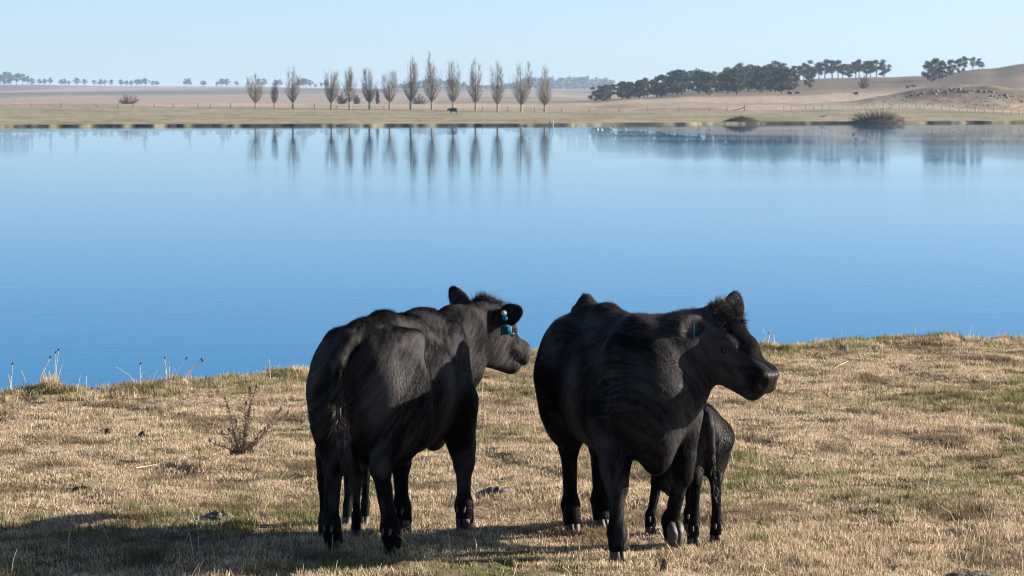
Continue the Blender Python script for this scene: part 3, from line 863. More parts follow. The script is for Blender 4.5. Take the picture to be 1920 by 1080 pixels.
    if len(pi):
        m = int(2200 * sb); pi = rng.choice(pi, m)
        fw = HR @ np.array([1.0, 0, -0.1])
        cz = np.stack([vnoise(P[pi, 0] * 45, P[pi, 1] * 45 + P[pi, 2] * 31, 60 + i) - 0.5 for i in range(3)], 1)
        dd = Nn[pi] * 0.55 + fw * 0.45 + cz * 1.7 + rng.normal(0, 0.16, (m, 3)); dd /= np.linalg.norm(dd, axis=1)[:, None]
        nn = np.cross(dd, rng.normal(0, 1, (m, 3))); nn /= np.linalg.norm(nn, axis=1)[:, None]
        ribbons('poll_tuft', P[pi], dd, nn, (0.018 + 0.055 * rng.random(m) ** 2 * (0.4 + cl[pi])) * hs, np.full(m, 0.0019), rng.random(m) * 0.7, M_FUR, root, 0.2, rng, 0.08)
    # tail switch
    if tp:
        m = int(420 * sb); a = len(tp) - 1
        t = rng.random(m) ** 0.8
        i0 = np.clip((t * 2.2), 0, 1.999); seg = a - 2 + np.floor(i0).astype(int); fr = i0 - np.floor(i0)
        T = np.array(tp)
        base = T[seg] * (1 - fr)[:, None] + T[np.minimum(seg + 1, a)] * fr[:, None]
        base = base + rng.normal(0, 0.012, (m, 3)) * sb
        dd = np.array([-0.05, 0, -1.0]) + rng.normal(0, 0.20, (m, 3)); dd /= np.linalg.norm(dd, axis=1)[:, None]
        nn = np.cross(dd, rng.normal(0, 1, (m, 3))); nn /= np.linalg.norm(nn, axis=1)[:, None]
        ribbons('tail_switch', base, dd, nn, rng.uniform(0.05, 0.16, m) * sb, np.full(m, 0.0028), rng.random(m) * 0.5, M_FUR, root, 0.1, rng, 0.16)
    if tp and mud:
        m = 600; T = np.array(tp); t = rng.random(m); a = len(tp) - 1
        base = T[a - 2] * (1 - t)[:, None] + T[a - 1] * t[:, None] + rng.normal(0, 0.016, (m, 3))
        dd = np.array([-0.35, 0, -1.0]) + rng.normal(0, 0.35, (m, 3)); dd /= np.linalg.norm(dd, axis=1)[:, None]
        nn = np.cross(dd, rng.normal(0, 1, (m, 3))); nn /= np.linalg.norm(nn, axis=1)[:, None]
        ribbons('muddy_tail_hair', base, dd, nn, rng.uniform(0.03, 0.09, m), np.full(m, 0.0035), rng.random(m), M_TAILFUR, root, 0.1, rng, 0.2)
    beast.last = dict(root=root, ears=ear_tip, Hp=Hp, HR=HR, hs=hs, loc=loc, tp=tp)
    return root

def gp(px, py, dz=0.0):
    """ground point of the near bank seen at a pixel"""
    Y = 16.0
    for _ in range(25):
        p = at(px, py, Y); z = gz(p.x, p.y) + dz
        Y = Y + (p.z - z) * Y / HC * 0.8
    p = at(px, py, Y)
    return np.array([p.x, p.y, gz(p.x, p.y)])

def mid_heading(f):
    h = (f[0] + f[1]) / 2; fr = (f[2] + f[3]) / 2
    v = fr - h
    return (h + fr) / 2, math.atan2(v[1], v[0])

def disc(name, r, t, mat, parent, loc, A, hole=False):
    """ear button: a shallow disc with a raised hub; A columns: x along, z outward"""
    mb = MB()
    k = 16
    prof = [(0.0, t * 1.5), (r * 0.25, t * 1.5), (r * 0.3, t * 0.9), (r * 0.8, t * 0.9), (r * 0.97, t * 0.7), (r, t * 0.3), (r, 0.0), (0.0, 0.0)]
    v = [(p[0] * math.cos(2 * math.pi * j / k), p[0] * math.sin(2 * math.pi * j / k), p[1]) for p in prof for j in range(k)]
    f = [(i * k + j, i * k + (j + 1) % k, (i + 1) * k + (j + 1) % k, (i + 1) * k + j) for i in range(len(prof) - 1) for j in range(k)]
    mb.add(np.array(v) @ np.asarray(A).T, [q[::-1] for q in f])
    o = mb.build(name, mat, parent, True); o.location = Vector(loc)
    if hole:
        m2 = MB(); m2.add(np.array([(r * 0.16 * math.cos(2 * math.pi * j / 8), r * 0.16 * math.sin(2 * math.pi * j / 8), t * 1.5 + 0.0006) for j in range(8)] ) @ np.asarray(A).T, [tuple(range(8))])
        m2.build('button_hole_shade', M_INK, o)  # flat dark disc painting the shade inside a hole
    return o

def ear_flap_tag(parent, loc, A, w, hgt, text=None, notch=True):
    """plastic tag; A columns: x = right across the front, y = up, z = out of the front"""
    A = np.asarray(A, float)
    pts = [(-w / 2, -hgt), (w / 2, -hgt), (w / 2, -hgt * 0.12), (w * 0.22, hgt * 0.12), (-w * 0.22, hgt * 0.12), (-w / 2, -hgt * 0.12)]
    t = 0.0022
    v = [(x, y, 0) for x, y in pts] + [(x, y, t) for x, y in pts]
    n = len(pts)
    mb = MB()
    V = np.array(v) @ A.T
    mb.add(V, [(i, (i + 1) % n, n + (i + 1) % n, n + i) for i in range(n)])
    b = mb.n - 2 * n
    mb.f.append(np.arange(n, 2 * n, dtype=np.int32) + b); mb.sz.append(np.array([n], np.int32))
    mb.f.append(np.arange(n - 1, -1, -1, dtype=np.int32) + b); mb.sz.append(np.array([n], np.int32))
    o = mb.build('ear_tag', M_TEAL, parent); o.location = Vector(loc)
    if text:
        cu = bpy.data.curves.new('tag_text', 'FONT'); cu.body = text; cu.size = hgt * 0.88; cu.align_x = 'CENTER'; cu.offset = 0.0010
        cu.space_character = 0.98
        tmp = bpy.data.objects.new('tag_text', cu); C.objects.link(tmp)
        bpy.context.view_layer.update()
        dg = bpy.context.evaluated_depsgraph_get()
        me = bpy.data.meshes.new_from_object(tmp.evaluated_get(dg))
        bpy.data.objects.remove(tmp)
        M4 = Matrix(A.tolist()).to_4x4()
        me.transform(M4 @ Matrix.Translation((0, -hgt * 0.90, t + 0.0006)) @ Matrix.Diagonal((0.80, 1.25, 1, 1)))
        me.materials.clear(); me.materials.append(M_INK)
        obj('tag_number', me, o)
    return o

# --- the left cow, seen from behind, head turned right
f1 = [gp(628, 1034), gp(738, 1041), gp(757, 997), gp(873, 994)]
m1, h1 = mid_heading(f1); h1 += R(2.0)
o1 = (m1[0] - 0.035 + 0.12 * math.cos(h1), m1[1] + 0.12 * math.sin(h1))
tail1 = [(-0.83, 0.015, 1.19), (-0.915, 0.04, 1.07), (-0.93, 0.045, 0.88), (-0.91, 0.02, 0.68), (-0.885, -0.035, 0.42)]
beast('cow', 'black cow seen from behind, head turned, teal number tag in its ear', None, o1, h1, f1,
      at(914, 566, 17.66), R(-18), R(25), (((-0.1, 0.55, 0.85), (0.8, 0.2, 0.2), 0.205), ((-0.05, -1.0, 0.34), (0.8, 0.3, -0.1), 0.178)),
      tail=tail1, seed=3, head_s=1.0, udder=True, wz=-0.065, mud=True, hairs=170000)
L1 = beast.last
b0, A, el = L1['ears'][1]
# tags on the back of the right ear (world axes brought into the cow's own frame)
def w2l(v, h): c, s_ = math.cos(h), math.sin(h); return np.array([v[0] * c + v[1] * s_, -v[0] * s_ + v[1] * c, v[2]])
face = w2l((0.12, -0.98, 0.12), h1)
AF = rot_axes(face, (0, 0, 1)); AF = np.stack([AF[:, 1], AF[:, 2], AF[:, 0]], 1)   # x right, y up, z towards us
root1 = L1['root']
TAGY = 17.42
def tagloc(px, py, Y): return L1['loc'](at(px, py, Y))
disc('ear_button', 0.0155, 0.0022, M_WHITEBTN, root1, tagloc(945, 587, TAGY), AF)
disc('ear_button', 0.0155, 0.0022, M_BLUEBTN, root1, tagloc(947, 597, TAGY), AF, True)
ear_flap_tag(root1, tagloc(949, 611, TAGY), AF, 0.066, 0.052, 'J101')

# --- the right cow, walking towards us, head turned to its left
f2 = [gp(1130, 990), gp(1075, 999), gp(1264, 1028), gp(1160, 1049)]
m2, h2 = mid_heading(f2)
o2 = (m2[0] + 0.10 * math.cos(h2), m2[1] + 0.10 * math.sin(h2))
beast('cow', 'black cow facing us with its head in profile, one foreleg stepping, calf behind it', None, o2, h2, f2,
      at(1358, 580, 15.95), R(31), R(31), (((-0.1, 0.42, 1.0), (0.9, -0.5, 0.0), 0.18), ((-0.15, -1.0, 0.05), (0.9, -0.15, -0.25), 0.19)),
      seed=5, lifted=2, wz=-0.045, head_s=1.02, hairs=170000, crest=True,
      tail=[(-0.83, 0.0, 1.22), (-0.90, 0.0, 1.08), (-0.91, 0.0, 0.88), (-0.89, 0.0, 0.70), (-0.87, 0.0, 0.52)])
L2 = beast.last
b0, A, el = L2['ears'][1]
side = w2l((-0.999, -0.03, 0.0), h2)
AS = rot_axes(side, (0, 0, 1)); AS = np.stack([AS[:, 1], AS[:, 2], AS[:, 0]], 1)
ear_flap_tag(L2['root'], L2['loc'](at(1301, 607, 15.66)), AS, 0.07, 0.085)

# --- calves
h3 = R(100)
fw3 = np.array([math.cos(h3), math.sin(h3), 0]); lf3 = np.array([-math.sin(h3), math.cos(h3), 0])
hm3 = np.array([1.045, 16.36, 0])
m3 = hm3 + 0.255 * fw3
f3 = [hm3 + 0.060 * lf3 - 0.03 * fw3, hm3 - 0.085 * lf3 + 0.04 * fw3, m3 + 0.19 * fw3 + 0.19 * lf3, m3 + 0.22 * fw3 - 0.04 * lf3]
f3 = [np.array([p_[0], p_[1], gz(p_[0], p_[1])]) for p_ in f3]
beast('calf', 'black calf with its rump to us beside the chest of the walking cow', 'calves by their mothers', (m3[0], m3[1]), h3, f3,
      at(1268, 852, 17.25), R(8), R(35), (((-0.3, 0.9, 0.1), (0.9, 0.2, 0.2), 0.2), ((-0.3, -0.9, 0.1), (0.9, -0.2, 0.2), 0.2)),
      sb=0.51, sl=0.77, leg_r=1.25, h=0.0085, hairs=50000, head_s=1.05, seed=8, category='calf',
      fat=0.62, shag=1.5, tail=[(-0.86, -0.01, 1.16), (-0.97, -0.03, 1.02), (-0.99, -0.05, 0.82), (-0.97, -0.07, 0.62), (-0.94, -0.08, 0.42)])
f4 = [gp(683, 983), gp(650, 985), gp(667, 1007), gp(605, 1011)]
m4, h4 = mid_heading(f4)
beast('calf', 'black calf half hidden behind the hind legs of the cow with the number tag', 'calves by their mothers', (m4[0], m4[1]), h4, f4,
      at(672, 838, 16.78), R(8), R(50), (((-0.3, 0.9, 0.1), (0.9, 0.2, 0.2), 0.2), ((-0.3, -0.9, 0.1), (0.9, -0.2, 0.2), 0.2)),
      sb=0.46, sl=0.74, leg_r=1.15, h=0.0085, hairs=40000, head_s=1.0, seed=9, category='calf')
# ---------------------------------------------------------------- the far side: trees, fences, rocks, stock
def fgp(px, py, dmin=None):
    """far ground point seen at a pixel"""
    D = np.geomspace(dmin or float(np.interp(px, SHORE_PX, SHORE_D)) + 3, 5200, 1500)
    z = land_z((px - 960) / F_PX * D, D)
    y = HORIZON + (HC - z) * F_PX / D
    ok = np.nonzero(y <= py)[0]
    d = D[ok[0]] if len(ok) else D[np.argmin(np.abs(y - py))]
    x = (px - 960) / F_PX * d
    return np.array([x, d, gz(x, d)])

def fpos(px, D):
    x = (px - 960) / F_PX * D
    return np.array([x, D, gz(x, D)])

M_BARK_POP = mat_noise('poplar_bark', (0.20, 0.16, 0.11), (0.42, 0.33, 0.20), 0.6, 0.9, 0.1)
M_TWIG_POP = mat_noise('poplar_twig', (0.115, 0.10, 0.085), (0.18, 0.158, 0.135), 0.5, 0.9, 0.1, rnd=0.15)
M_TWIG_RED = mat_noise('shrub_twig', (0.11, 0.07, 0.055), (0.17, 0.11, 0.085), 0.7, 0.9, 0.1, rnd=0.15)
M_LEAF = mat_noise('gum_leaf', (0.030, 0.036, 0.020), (0.070, 0.078, 0.042), 0.35, 0.7, 0.25, rnd=0.3)
M_BARK = mat_noise('gum_bark', (0.09, 0.075, 0.06), (0.19, 0.16, 0.13), 0.8, 0.9, 0.1)
M_POST = mat_noise('weathered_post', (0.30, 0.27, 0.235), (0.46, 0.43, 0.39), 3.0, 0.9, 0.1, rnd=0.25)
M_POSTD = mat_noise('dark_post', (0.10, 0.085, 0.07), (0.20, 0.17, 0.14), 3.0, 0.9, 0.1, rnd=0.2)
M_WIRE = mat_noise('fence_wire', (0.16, 0.15, 0.14), (0.22, 0.21, 0.2), 3.0, 0.6, 0.3)
M_ROCK = mat_noise('granite', (0.09, 0.085, 0.08), (0.22, 0.21, 0.20), 0.9, 0.95, 0.1, 0.6, 4, rnd=0.25)
M_BRUSH = mat_noise('dead_brush', (0.055, 0.04, 0.03), (0.12, 0.09, 0.07), 1.2, 0.95, 0.1)

def twig_quads(P, D_, L_, W_, rng, bend=0.15):
    n = len(P)
    s_ = np.cross(D_, rng.normal(0, 1, (n, 3))); s_ /= np.linalg.norm(s_, axis=1)[:, None] + 1e-9
    w = s_ * (W_[:, None] / 2)
    T = P + D_ * L_[:, None] + rng.normal(0, 1, (n, 3)) * (bend * L_[:, None]) * 0.3
    V = np.stack([P - w, P + w, T + w * 0.35, T - w * 0.35], 1)
    return V.reshape(-1, 3), np.arange(n * 4).reshape(n, 4)

def poplar(px, ybase, ytop, wpx, D, seed):
    rng = np.random.default_rng(seed)
    b = fpos(px, D); mpp = D / F_PX
    H = (ybase - ytop) * mpp; Wd = wpx * mpp * 1.22
    root = empty('poplar_tree', b)
    t = MB()
    lean = rng.normal(0, 0.012, 2)
    leaders = 2 if H < 9 else int(rng.integers(3, 5))
    zs = np.linspace(-0.15, H * 0.9, 7)
    t.tube(np.stack([lean[0] * zs, lean[1] * zs, zs], 1), np.interp(zs / H, [0, 0.12, 0.5, 0.9], [0.34, 0.25, 0.15, 0.03]) * (0.55 + 0.45 * H / 15), 7)
    for k in range(leaders - 1):
        a = rng.uniform(0, 2 * math.pi); z0 = H * rng.uniform(0.25, 0.4); r = Wd * 0.16
        zz = np.linspace(0, H * rng.uniform(0.86, 0.97) - z0, 5); q = np.clip(zz / (H * 0.2), 0, 1)
        t.tube(np.stack([math.cos(a) * r * q + lean[0] * z0, math.sin(a) * r * q, z0 + zz], 1), np.linspace(0.12, 0.025, 5), 5)
    t.build('trunk', M_BARK_POP, root, True)
    mb = MB()
    nb = int(110 + 8 * H)
    lobes = [(rng.uniform(0, 2 * math.pi), rng.uniform(0.1, 0.32) * Wd, rng.uniform(0.72, 1.0)) for _ in range(4)]
    TP, TD, TL, TW = [], [], [], []
    for i in range(nb):
        u = rng.random() ** 1.7
        z0 = H * (0.13 + 0.80 * u)
        a = rng.uniform(0, 2 * math.pi); cx = cy_ = 0.0
        if z0 > H * 0.42:
            la, lr, lt = lobes[i % 4]
            z0 = H * (0.42 + (lt - 0.42) * (z0 / H - 0.42) / 0.55); cx, cy_ = lr * math.cos(la), lr * math.sin(la)
        env = np.interp(z0 / H, [0.1, 0.17, 0.26, 0.42, 0.7, 1.0], [0.45, 0.95, 1.0, 0.46, 0.22, 0.07]) * Wd * 0.5 * rng.uniform(0.55, 1.08)
        up = env * rng.uniform(1.1, 1.9) + H * 0.045
        up = min(up, H * 1.0 - z0)
        c, s_ = math.cos(a), math.sin(a)
        ts = np.linspace(0, 1, 4)
        rr = env * (1 - (1 - ts) ** 1.7)
        pts = np.stack([cx + c * rr, cy_ + s_ * rr, z0 + up * ts ** 1.15], 1) + rng.normal(0, 0.04, (4, 3))
        mb.tube(pts, np.linspace(0.045, 0.012, 4) * (0.7 + 0.3 * H / 15), 3, False)
        k = int(rng.integers(5, 9))
        tt = rng.random(k) * 0.85 + 0.15
        base = np.stack([np.interp(tt, ts, pts[:, j]) for j in range(3)], 1)
        dr = np.stack([c * 0.35 + rng.normal(0, 0.35, k), s_ * 0.35 + rng.normal(0, 0.35, k), np.full(k, 1.0)], 1)
        dr /= np.linalg.norm(dr, axis=1)[:, None]
        TP.append(base); TD.append(dr); TL.append(rng.uniform(0.5, 1.5, k) * (0.5 + 0.5 * H / 15)); TW.append(np.full(k, 0.022))
    v, f = twig_quads(np.concatenate(TP), np.concatenate(TD), np.concatenate(TL), np.concatenate(TW), rng)
    mb.add(v, f)
    o = mb.build('crown', M_TWIG_POP, root)
    return root

POPS = [(480, 203, 138, 32), (515.5, 203, 147, 15), (549.7, 204, 124, 27), (621.7, 204.5, 122, 29), (656, 204.5, 117.5, 28), (693, 205, 122, 31),
        (731, 205, 122, 30), (770, 206, 100, 30), (810, 206, 98, 35), (849.7, 207, 105, 26), (892, 208, 107.5, 30), (933, 209, 113, 27), (977.5, 210, 117.5, 41), (1021, 210.5, 122, 32)]
PTXT = ['short broad bare poplar at the far end of the row', 'small thin bare poplar between two larger ones in the row', 'bare poplar standing third in the row, before a wide gap',
        'bare poplar just after the wide gap in the row', 'bare poplar with pale straight trunk beside the gap end of the row', 'bare poplar with spreading low twigs before its two tall neighbours',
        'medium bare poplar next to the tallest pair', 'tall bare poplar with a twin leader, one of the tallest pair', 'tallest bare poplar with an orange tinged trunk',
        'tall narrow bare poplar with the far black cow below it', 'bare poplar just past the far black cow', 'slim bare poplar between the cow and the widest poplar',
        'widest bare poplar, forked, second from the end of the row', 'bare poplar closing the row beside the paddock fence']
for i, (px, yb, yt, w) in enumerate(POPS):
    D = fgp(px, yb)[1]
    tag(poplar(px, yb, yt, w, D, 100 + i), PTXT[i], 'tree', 'bare poplars in a row by the far shore')

def gum_proto(seed, style=0):
    """a eucalypt 10 m high: trunk with limbs, and a crown of leaf clumps"""
    rng = np.random.default_rng(seed)
    tr = MB(); lf = MB()
    ht = rng.uniform(2.2, 3.6) if style == 0 else rng.uniform(0.7, 1.2)
    tr.tube([(0, 0, -0.4), (rng.normal(0, .1), rng.normal(0, .1), ht * 0.5), (rng.normal(0, .2), rng.normal(0, .2), ht)], [0.34, 0.26, 0.2], 6)
    nc = int(rng.integers(11, 16)); Q_, S_ = [], []
    for i in range(nc):
        a = 2 * math.pi * (i + rng.random()) / nc * 2.4; u = (i + 0.5) / nc
        r = rng.uniform(0.6, 3.4) * math.sin(math.pi * (0.25 + 0.65 * u))
        c = np.array([r * math.cos(a), r * math.sin(a), ht + 0.6 + (9.2 - ht) * u ** 0.9 * rng.uniform(0.8, 1.0)])
        tr.tube([(0, 0, ht * 0.9), (c[0] * 0.4, c[1] * 0.4, ht + (c[2] - ht) * 0.5), tuple(c)], [0.13, 0.08, 0.03], 4, False)
        Q_.append(c); S_.append(np.array([rng.uniform(1.0, 1.9), rng.uniform(1.0, 1.9), rng.uniform(0.7, 1.2)]))
    n = 95
    for c, sc in zip(Q_, S_):
        p = rng.normal(0, 1, (n, 3)); p /= np.linalg.norm(p, axis=1)[:, None]
        p = p * (rng.random((n, 1)) ** 0.4) * sc + c
        d1 = rng.normal(0, 1, (n, 3)); d1[:, 2] -= 0.6; d1 /= np.linalg.norm(d1, axis=1)[:, None]
        d2 = np.cross(d1, rng.normal(0, 1, (n, 3))); d2 /= np.linalg.norm(d2, axis=1)[:, None]
        s1 = rng.uniform(0.22, 0.48, (n, 1)); s2 = s1 * rng.uniform(0.35, 0.7, (n, 1))
        V = np.stack([p - d1 * s1, p + d2 * s2, p + d1 * s1, p - d2 * s2], 1).reshape(-1, 3)
        lf.add(V, np.arange(n * 4).reshape(n, 4))
    return tr.mesh('trunk', M_BARK, True), lf.mesh('crown', M_LEAF)
GUMS = [gum_proto(400 + i, 0) for i in range(5)] + [gum_proto(450 + i, 1) for i in range(5)]
def gum(px, D, H, label, group=None, k=None, wide=1.0, sink=0.0, seed=0):
    rng = random.Random(seed * 7919 + int(px * 10))
    if k is None: k = rng.randrange(10)
    p = fpos(px, D)
    o = empty('gum_tree', (p[0], p[1], p[2] - sink), rng.uniform(0, 6.28))
    s_ = H / 10.0
    o.scale = (s_ * wide, s_ * wide, s_)
    obj('trunk', GUMS[k][0], o); obj('crown', GUMS[k][1], o)
    return tag(o, label, 'tree', group)

rg = random.Random(12)
WOODL = ['dark gum tree at the low poplar end of the dense grove', 'dark gum tree in the thick middle of the grove below the ridge', 'dark gum tree where the grove climbs to the crest row']
GRP_WOOD = 'gum trees of the ridge grove'
for i in range(64):
    px = 1116 + (i * 5.9) + rg.uniform(-9, 9)
    u = (px - 1110) / 380
    D = rg.uniform(1190, 1260 + 380 * min(1, u * 1.6))
    gum(px, D, rg.uniform(7.5, 10.5) * (0.66 + 0.5 * min(1, u * 2.2)), WOODL[0 if u < 0.3 else 1 if u < 0.68 else 2], GRP_WOOD, rg.randrange(4, 10), rg.uniform(1.05, 1.4), 0.3, i)
for i in range(27):
    px = 1378 + i * 10.6 + rg.uniform(-4, 4)
    gum(px, rg.uniform(1660, 1740), rg.uniform(8.3, 11.6) * (1.12 if 1380 < px < 1410 else 1), 'tall gum tree on the ridge crest above the grove' if px < 1495 else 'tall gum tree on the ridge crest above the lone round gum' if px < 1590 else 'tall gum tree on the ridge crest above the lone bare tree', 'gum trees along the ridge crest', rg.randrange(7), rg.uniform(0.95, 1.3), 0.2, 200 + i)
gum(1517, fgp(1517, 167, 1000)[1], 7.4, 'lone round gum tree casting shade on the dry slope below the ridge trees', None, 6, 1.05)
for i, (px, D, H) in enumerate([(1738, 1480, 10.5), (1752, 1500, 11.2), (1765, 1490, 10.0), (1780, 1540, 9.0), (1795, 1560, 8.5), (1745, 1440, 8.0), (1760, 1450, 7.4)]):
    gum(px, D, H, 'gum tree in the rounded clump on the saddle of the ridge', 'gum clump on the saddle', None, 1.1, 0.3, 300 + i)
for i, (px, D, H) in enumerate([(1806, 1660, 8.6), (1822, 1680, 7.6), (1833, 1685, 6.6), (1840, 1690, 4.4)]):
    gum(px, D, H, 'small gum tree at the foot of the rising hill right of the clump', 'small gums at the foot of the hill', rg.randrange(5), 1.0, 0.2, 320 + i)
# sparse trees on the far left skyline
LEFT = [(4, 17), (13, 21), (22, 20), (33, 19), (44, 17), (54, 14), (62, 11), (76, 10), (86, 11), (96, 12), (117, 11), (124, 11), (130, 8), (146, 13), (161, 12), (178, 9.5), (190, 11), (198, 10), (209, 11),
        (229, 10), (238, 9), (247, 9), (258, 12), (267, 11), (275, 13), (288, 9), (297, 9), (350, 12), (356, 13), (380, 10), (386, 9), (409, 8), (416, 13), (426, 14), (445, 9), (466, 9), (486, 13), (496, 13), (519, 12), (525, 12),
        (561, 12), (568, 15), (575, 14), (583, 12), (592, 8), (604, 9), (612, 13)]
def skyl(px):
    for lim, t in ((68, 'distant gum in the one dense wood on the hazy skyline'), (139, 'distant gum beside the dense skyline wood'), (215, 'distant gum on the skyline between the wood and the rounded bush'),
                   (300, 'distant gum on the skyline above the rounded leafless bush'), (450, 'distant gum on the skyline between the rounded bush and the first poplar'), (530, 'distant gum showing behind the first two poplars')):
        if px < lim: return t
    return 'distant gum showing across the wide gap in the poplar row'
for i, (px, H) in enumerate(LEFT):
    gum(px + rg.uniform(-1, 1), rg.uniform(4350, 4600), H, skyl(px), 'trees along the left skyline', rg.randrange(5) if px > 70 else None, rg.uniform(0.95, 1.3), 0.4, 500 + i)
gum(870, 4500, 13, 'single flat topped tree standing above the far wood behind the poplars', None, 1, 0.7)

# the far wood that reads as one blue band
def far_wood():
    rng = np.random.default_rng(77)
    mb = MB()
    px = np.concatenate([rng.uniform(742, 862, 700), rng.uniform(860, 945, 260), rng.uniform(940, 1150, 1700)])
    n = len(px)
    D = rng.uniform(5600, 6400, n)
    X = (px - 960) / F_PX * D
    z = land_z(X, D)
    top = np.interp(px, [742, 790, 820, 860, 880, 940, 960, 985, 1040, 1100, 1150], [8, 17, 20, 12, 5, 5, 9, 18, 20, 20, 17]) * (0.75 + 0.5 * fbm(px / 9, px * 0, 5, 3))
    zz = z + rng.random(n) * top
    P = np.stack([X, D, zz], 1)
    for _ in range(5):
        d1 = rng.normal(0, 1, (n, 3)); d1 /= np.linalg.norm(d1, axis=1)[:, None]
        d2 = np.cross(d1, rng.normal(0, 1, (n, 3))); d2 /= np.linalg.norm(d2, axis=1)[:, None]
        p = P + rng.normal(0, 1.6, (n, 3)); s1 = rng.uniform(1.0, 2.4, (n, 1))
        mb.add(np.stack([p - d1 * s1, p + d2 * s1 * .6, p + d1 * s1, p - d2 * s1 * .6], 1).reshape(-1, 3), np.arange(n * 4).reshape(n, 4))
    tag(mb.build('far_wood', M_LEAF), 'blue hazy band of woodland beyond the paddocks', 'woodland', kind='stuff')
far_wood()

def twig_dome(name, p, w, h, mat, n, rng, upright=0.4, flat=1.0):
    """leafless rounded shrub: stems fanning from the base with fine twigs"""
    root = empty(name, p)
    st = MB(); TP, TD, TL = [], [], []
    ns = max(14, n // 40)
    for i in range(ns):
        a = rng.uniform(0, 2 * math.pi); e = rng.random() ** 0.6
        bx = np.array([math.cos(a), math.sin(a) * flat]) * w * 0.22 * rng.random()
        tip = np.array([math.cos(a) * w * 0.5 * e, math.sin(a) * w * 0.5 * e * flat, h * math.sqrt(max(0.02, 1 - e ** 2)) * rng.uniform(0.5, 1.0)])
        ts = np.linspace(0, 1, 4)
        pts = np.stack([bx[0] + (tip[0] - bx[0]) * ts ** 0.8, bx[1] + (tip[1] - bx[1]) * ts ** 0.8, tip[2] * ts ** (1.0 - upright * 0.3) - 0.1 * (1 - ts)], 1)
        st.tube(pts, np.linspace(0.05, 0.012, 4) * max(0.3, h / 3), 4, False)
        k = n // ns; tt = rng.random(k) * 0.95 + 0.05
        TP.append(np.stack([np.interp(tt, ts, pts[:, j]) for j in range(3)], 1))
        d = rng.normal(0, 0.5, (k, 3)) + (tip / (np.linalg.norm(tip) + 1e-6)) * 0.7 + np.array([0, 0, upright])
        TD.append(d / np.linalg.norm(d, axis=1)[:, None]); TL.append(rng.uniform(0.08, 0.22, k) * h)
    st.build('stems', mat, root, True)['kind'] = 'stuff'
    P = np.concatenate(TP); v, f = twig_quads(P, np.concatenate(TD), np.concatenate(TL), np.full(len(P), 0.011 * h + 0.004), rng)
    m2 = MB(); m2.add(v, f); m2.build('crown', mat, root)['kind'] = 'stuff'
    return root
rn = np.random.default_rng(5)
tag(twig_dome('leafless_bush', fgp(243, 195), 7.6, 3.7, M_TWIG_RED, 2600, rn), 'wide rounded leafless bush alone on the paddock left of the poplars', 'bush')
for px, py, w, h, txt in ((788, 197, 7, 4.6, 'leafless thicket behind the trunks of the tallest poplars'), (640, 197, 4.5, 5.2, 'tall leafless thicket behind the poplar after the gap'), (668, 197, 3.5, 4.2, 'narrow leafless thicket between two poplar trunks')):
    tag(twig_dome('leafless_thicket', fpos(px, 1180), w, h, M_TWIG_RED, 1800, rn, 0.8), txt, 'shrub', 'leafless thickets behind the poplars')
for px, w, h, txt in ((708, 1.6, 6.6, 'slim distant bare tree between two poplars, in the paddock'),):
    tag(twig_dome('slender_bare_tree', fpos(px, 1180), w, h, M_TWIG_RED, 900, rn, 0.9), txt, 'tree')
tag(twig_dome('bare_tree', fgp(1619, 166, 1000), 6.5, 6.6, M_TWIG_POP, 1200, rn, 0.3), 'lone bare tree with open branches on the dry slope under the ridge crest', 'tree')
pI = at(1643, 233, 612); tag(twig_dome('island_shrub', (pI.x, pI.y, WATER_Z + 0.15), 12.2, 2.9, M_TWIG_RED, 5200, rn, 0.7, 0.4), 'low reddish leafless shrub growing from an islet at the far shore', 'shrub')

def mound(name, c, w, d, h, mat, seed, label, cat):
    rng = np.random.default_rng(seed)
    nu, nv = 36, 10
    V = []; 
    for i in range(nv + 1):
        for j in range(nu):
            a = 2 * math.pi * j / nu; r = i / nv
            x, y = math.cos(a) * r, math.sin(a) * r
            z = (1 - r ** 2.2) * (0.75 + 0.5 * float(fbm(np.array([x * 3 + seed]), np.array([y * 3]), 4, 3)[0])) - 0.25 * (r > 0.95)
            V.append((x * w / 2 * (1 + 0.1 * math.sin(5 * a)), y * d / 2, z * h))
    Fq = [(i * nu + j, i * nu + (j + 1) % nu, (i + 1) * nu + (j + 1) % nu, (i + 1) * nu + j) for i in range(nv) for j in range(nu)]
    root = empty(name, c)
    obj('earth_base', npmesh('earth_base', V, [q[::-1] for q in Fq], mat, True), root)
    n = 1500
    P = np.array(V)[rng.integers(0, len(V), n)] + rng.normal(0, 0.15, (n, 3)) * np.array([2, 1, 0.6])
    dd = rng.normal(0, 0.6, (n, 3)) + np.array([0, 0, 0.35]); dd /= np.linalg.norm(dd, axis=1)[:, None]
    v, f = twig_quads(P, dd, rng.uniform(0.2, 0.6, n), np.full(n, 0.05), rng)
    m2 = MB(); m2.add(v, f); m2.build('brushwood', mat, root)['kind'] = 'stuff'
    return tag(root, label, cat)
p = at(1390, 233, 597); mound('brush_mound', (p.x, p.y, WATER_Z + 0.02), 9.0, 4.0, 1.15, M_BRUSH, 3, 'low dark heap of brushwood at the edge of the far water', 'mound')
p = at(1643, 234, 611); mound('islet', (p.x, p.y, WATER_Z + 0.02), 12.4, 4.0, 1.0, M_BRUSH, 4, 'dark earth islet under the reddish shrub by the far shore', 'islet')

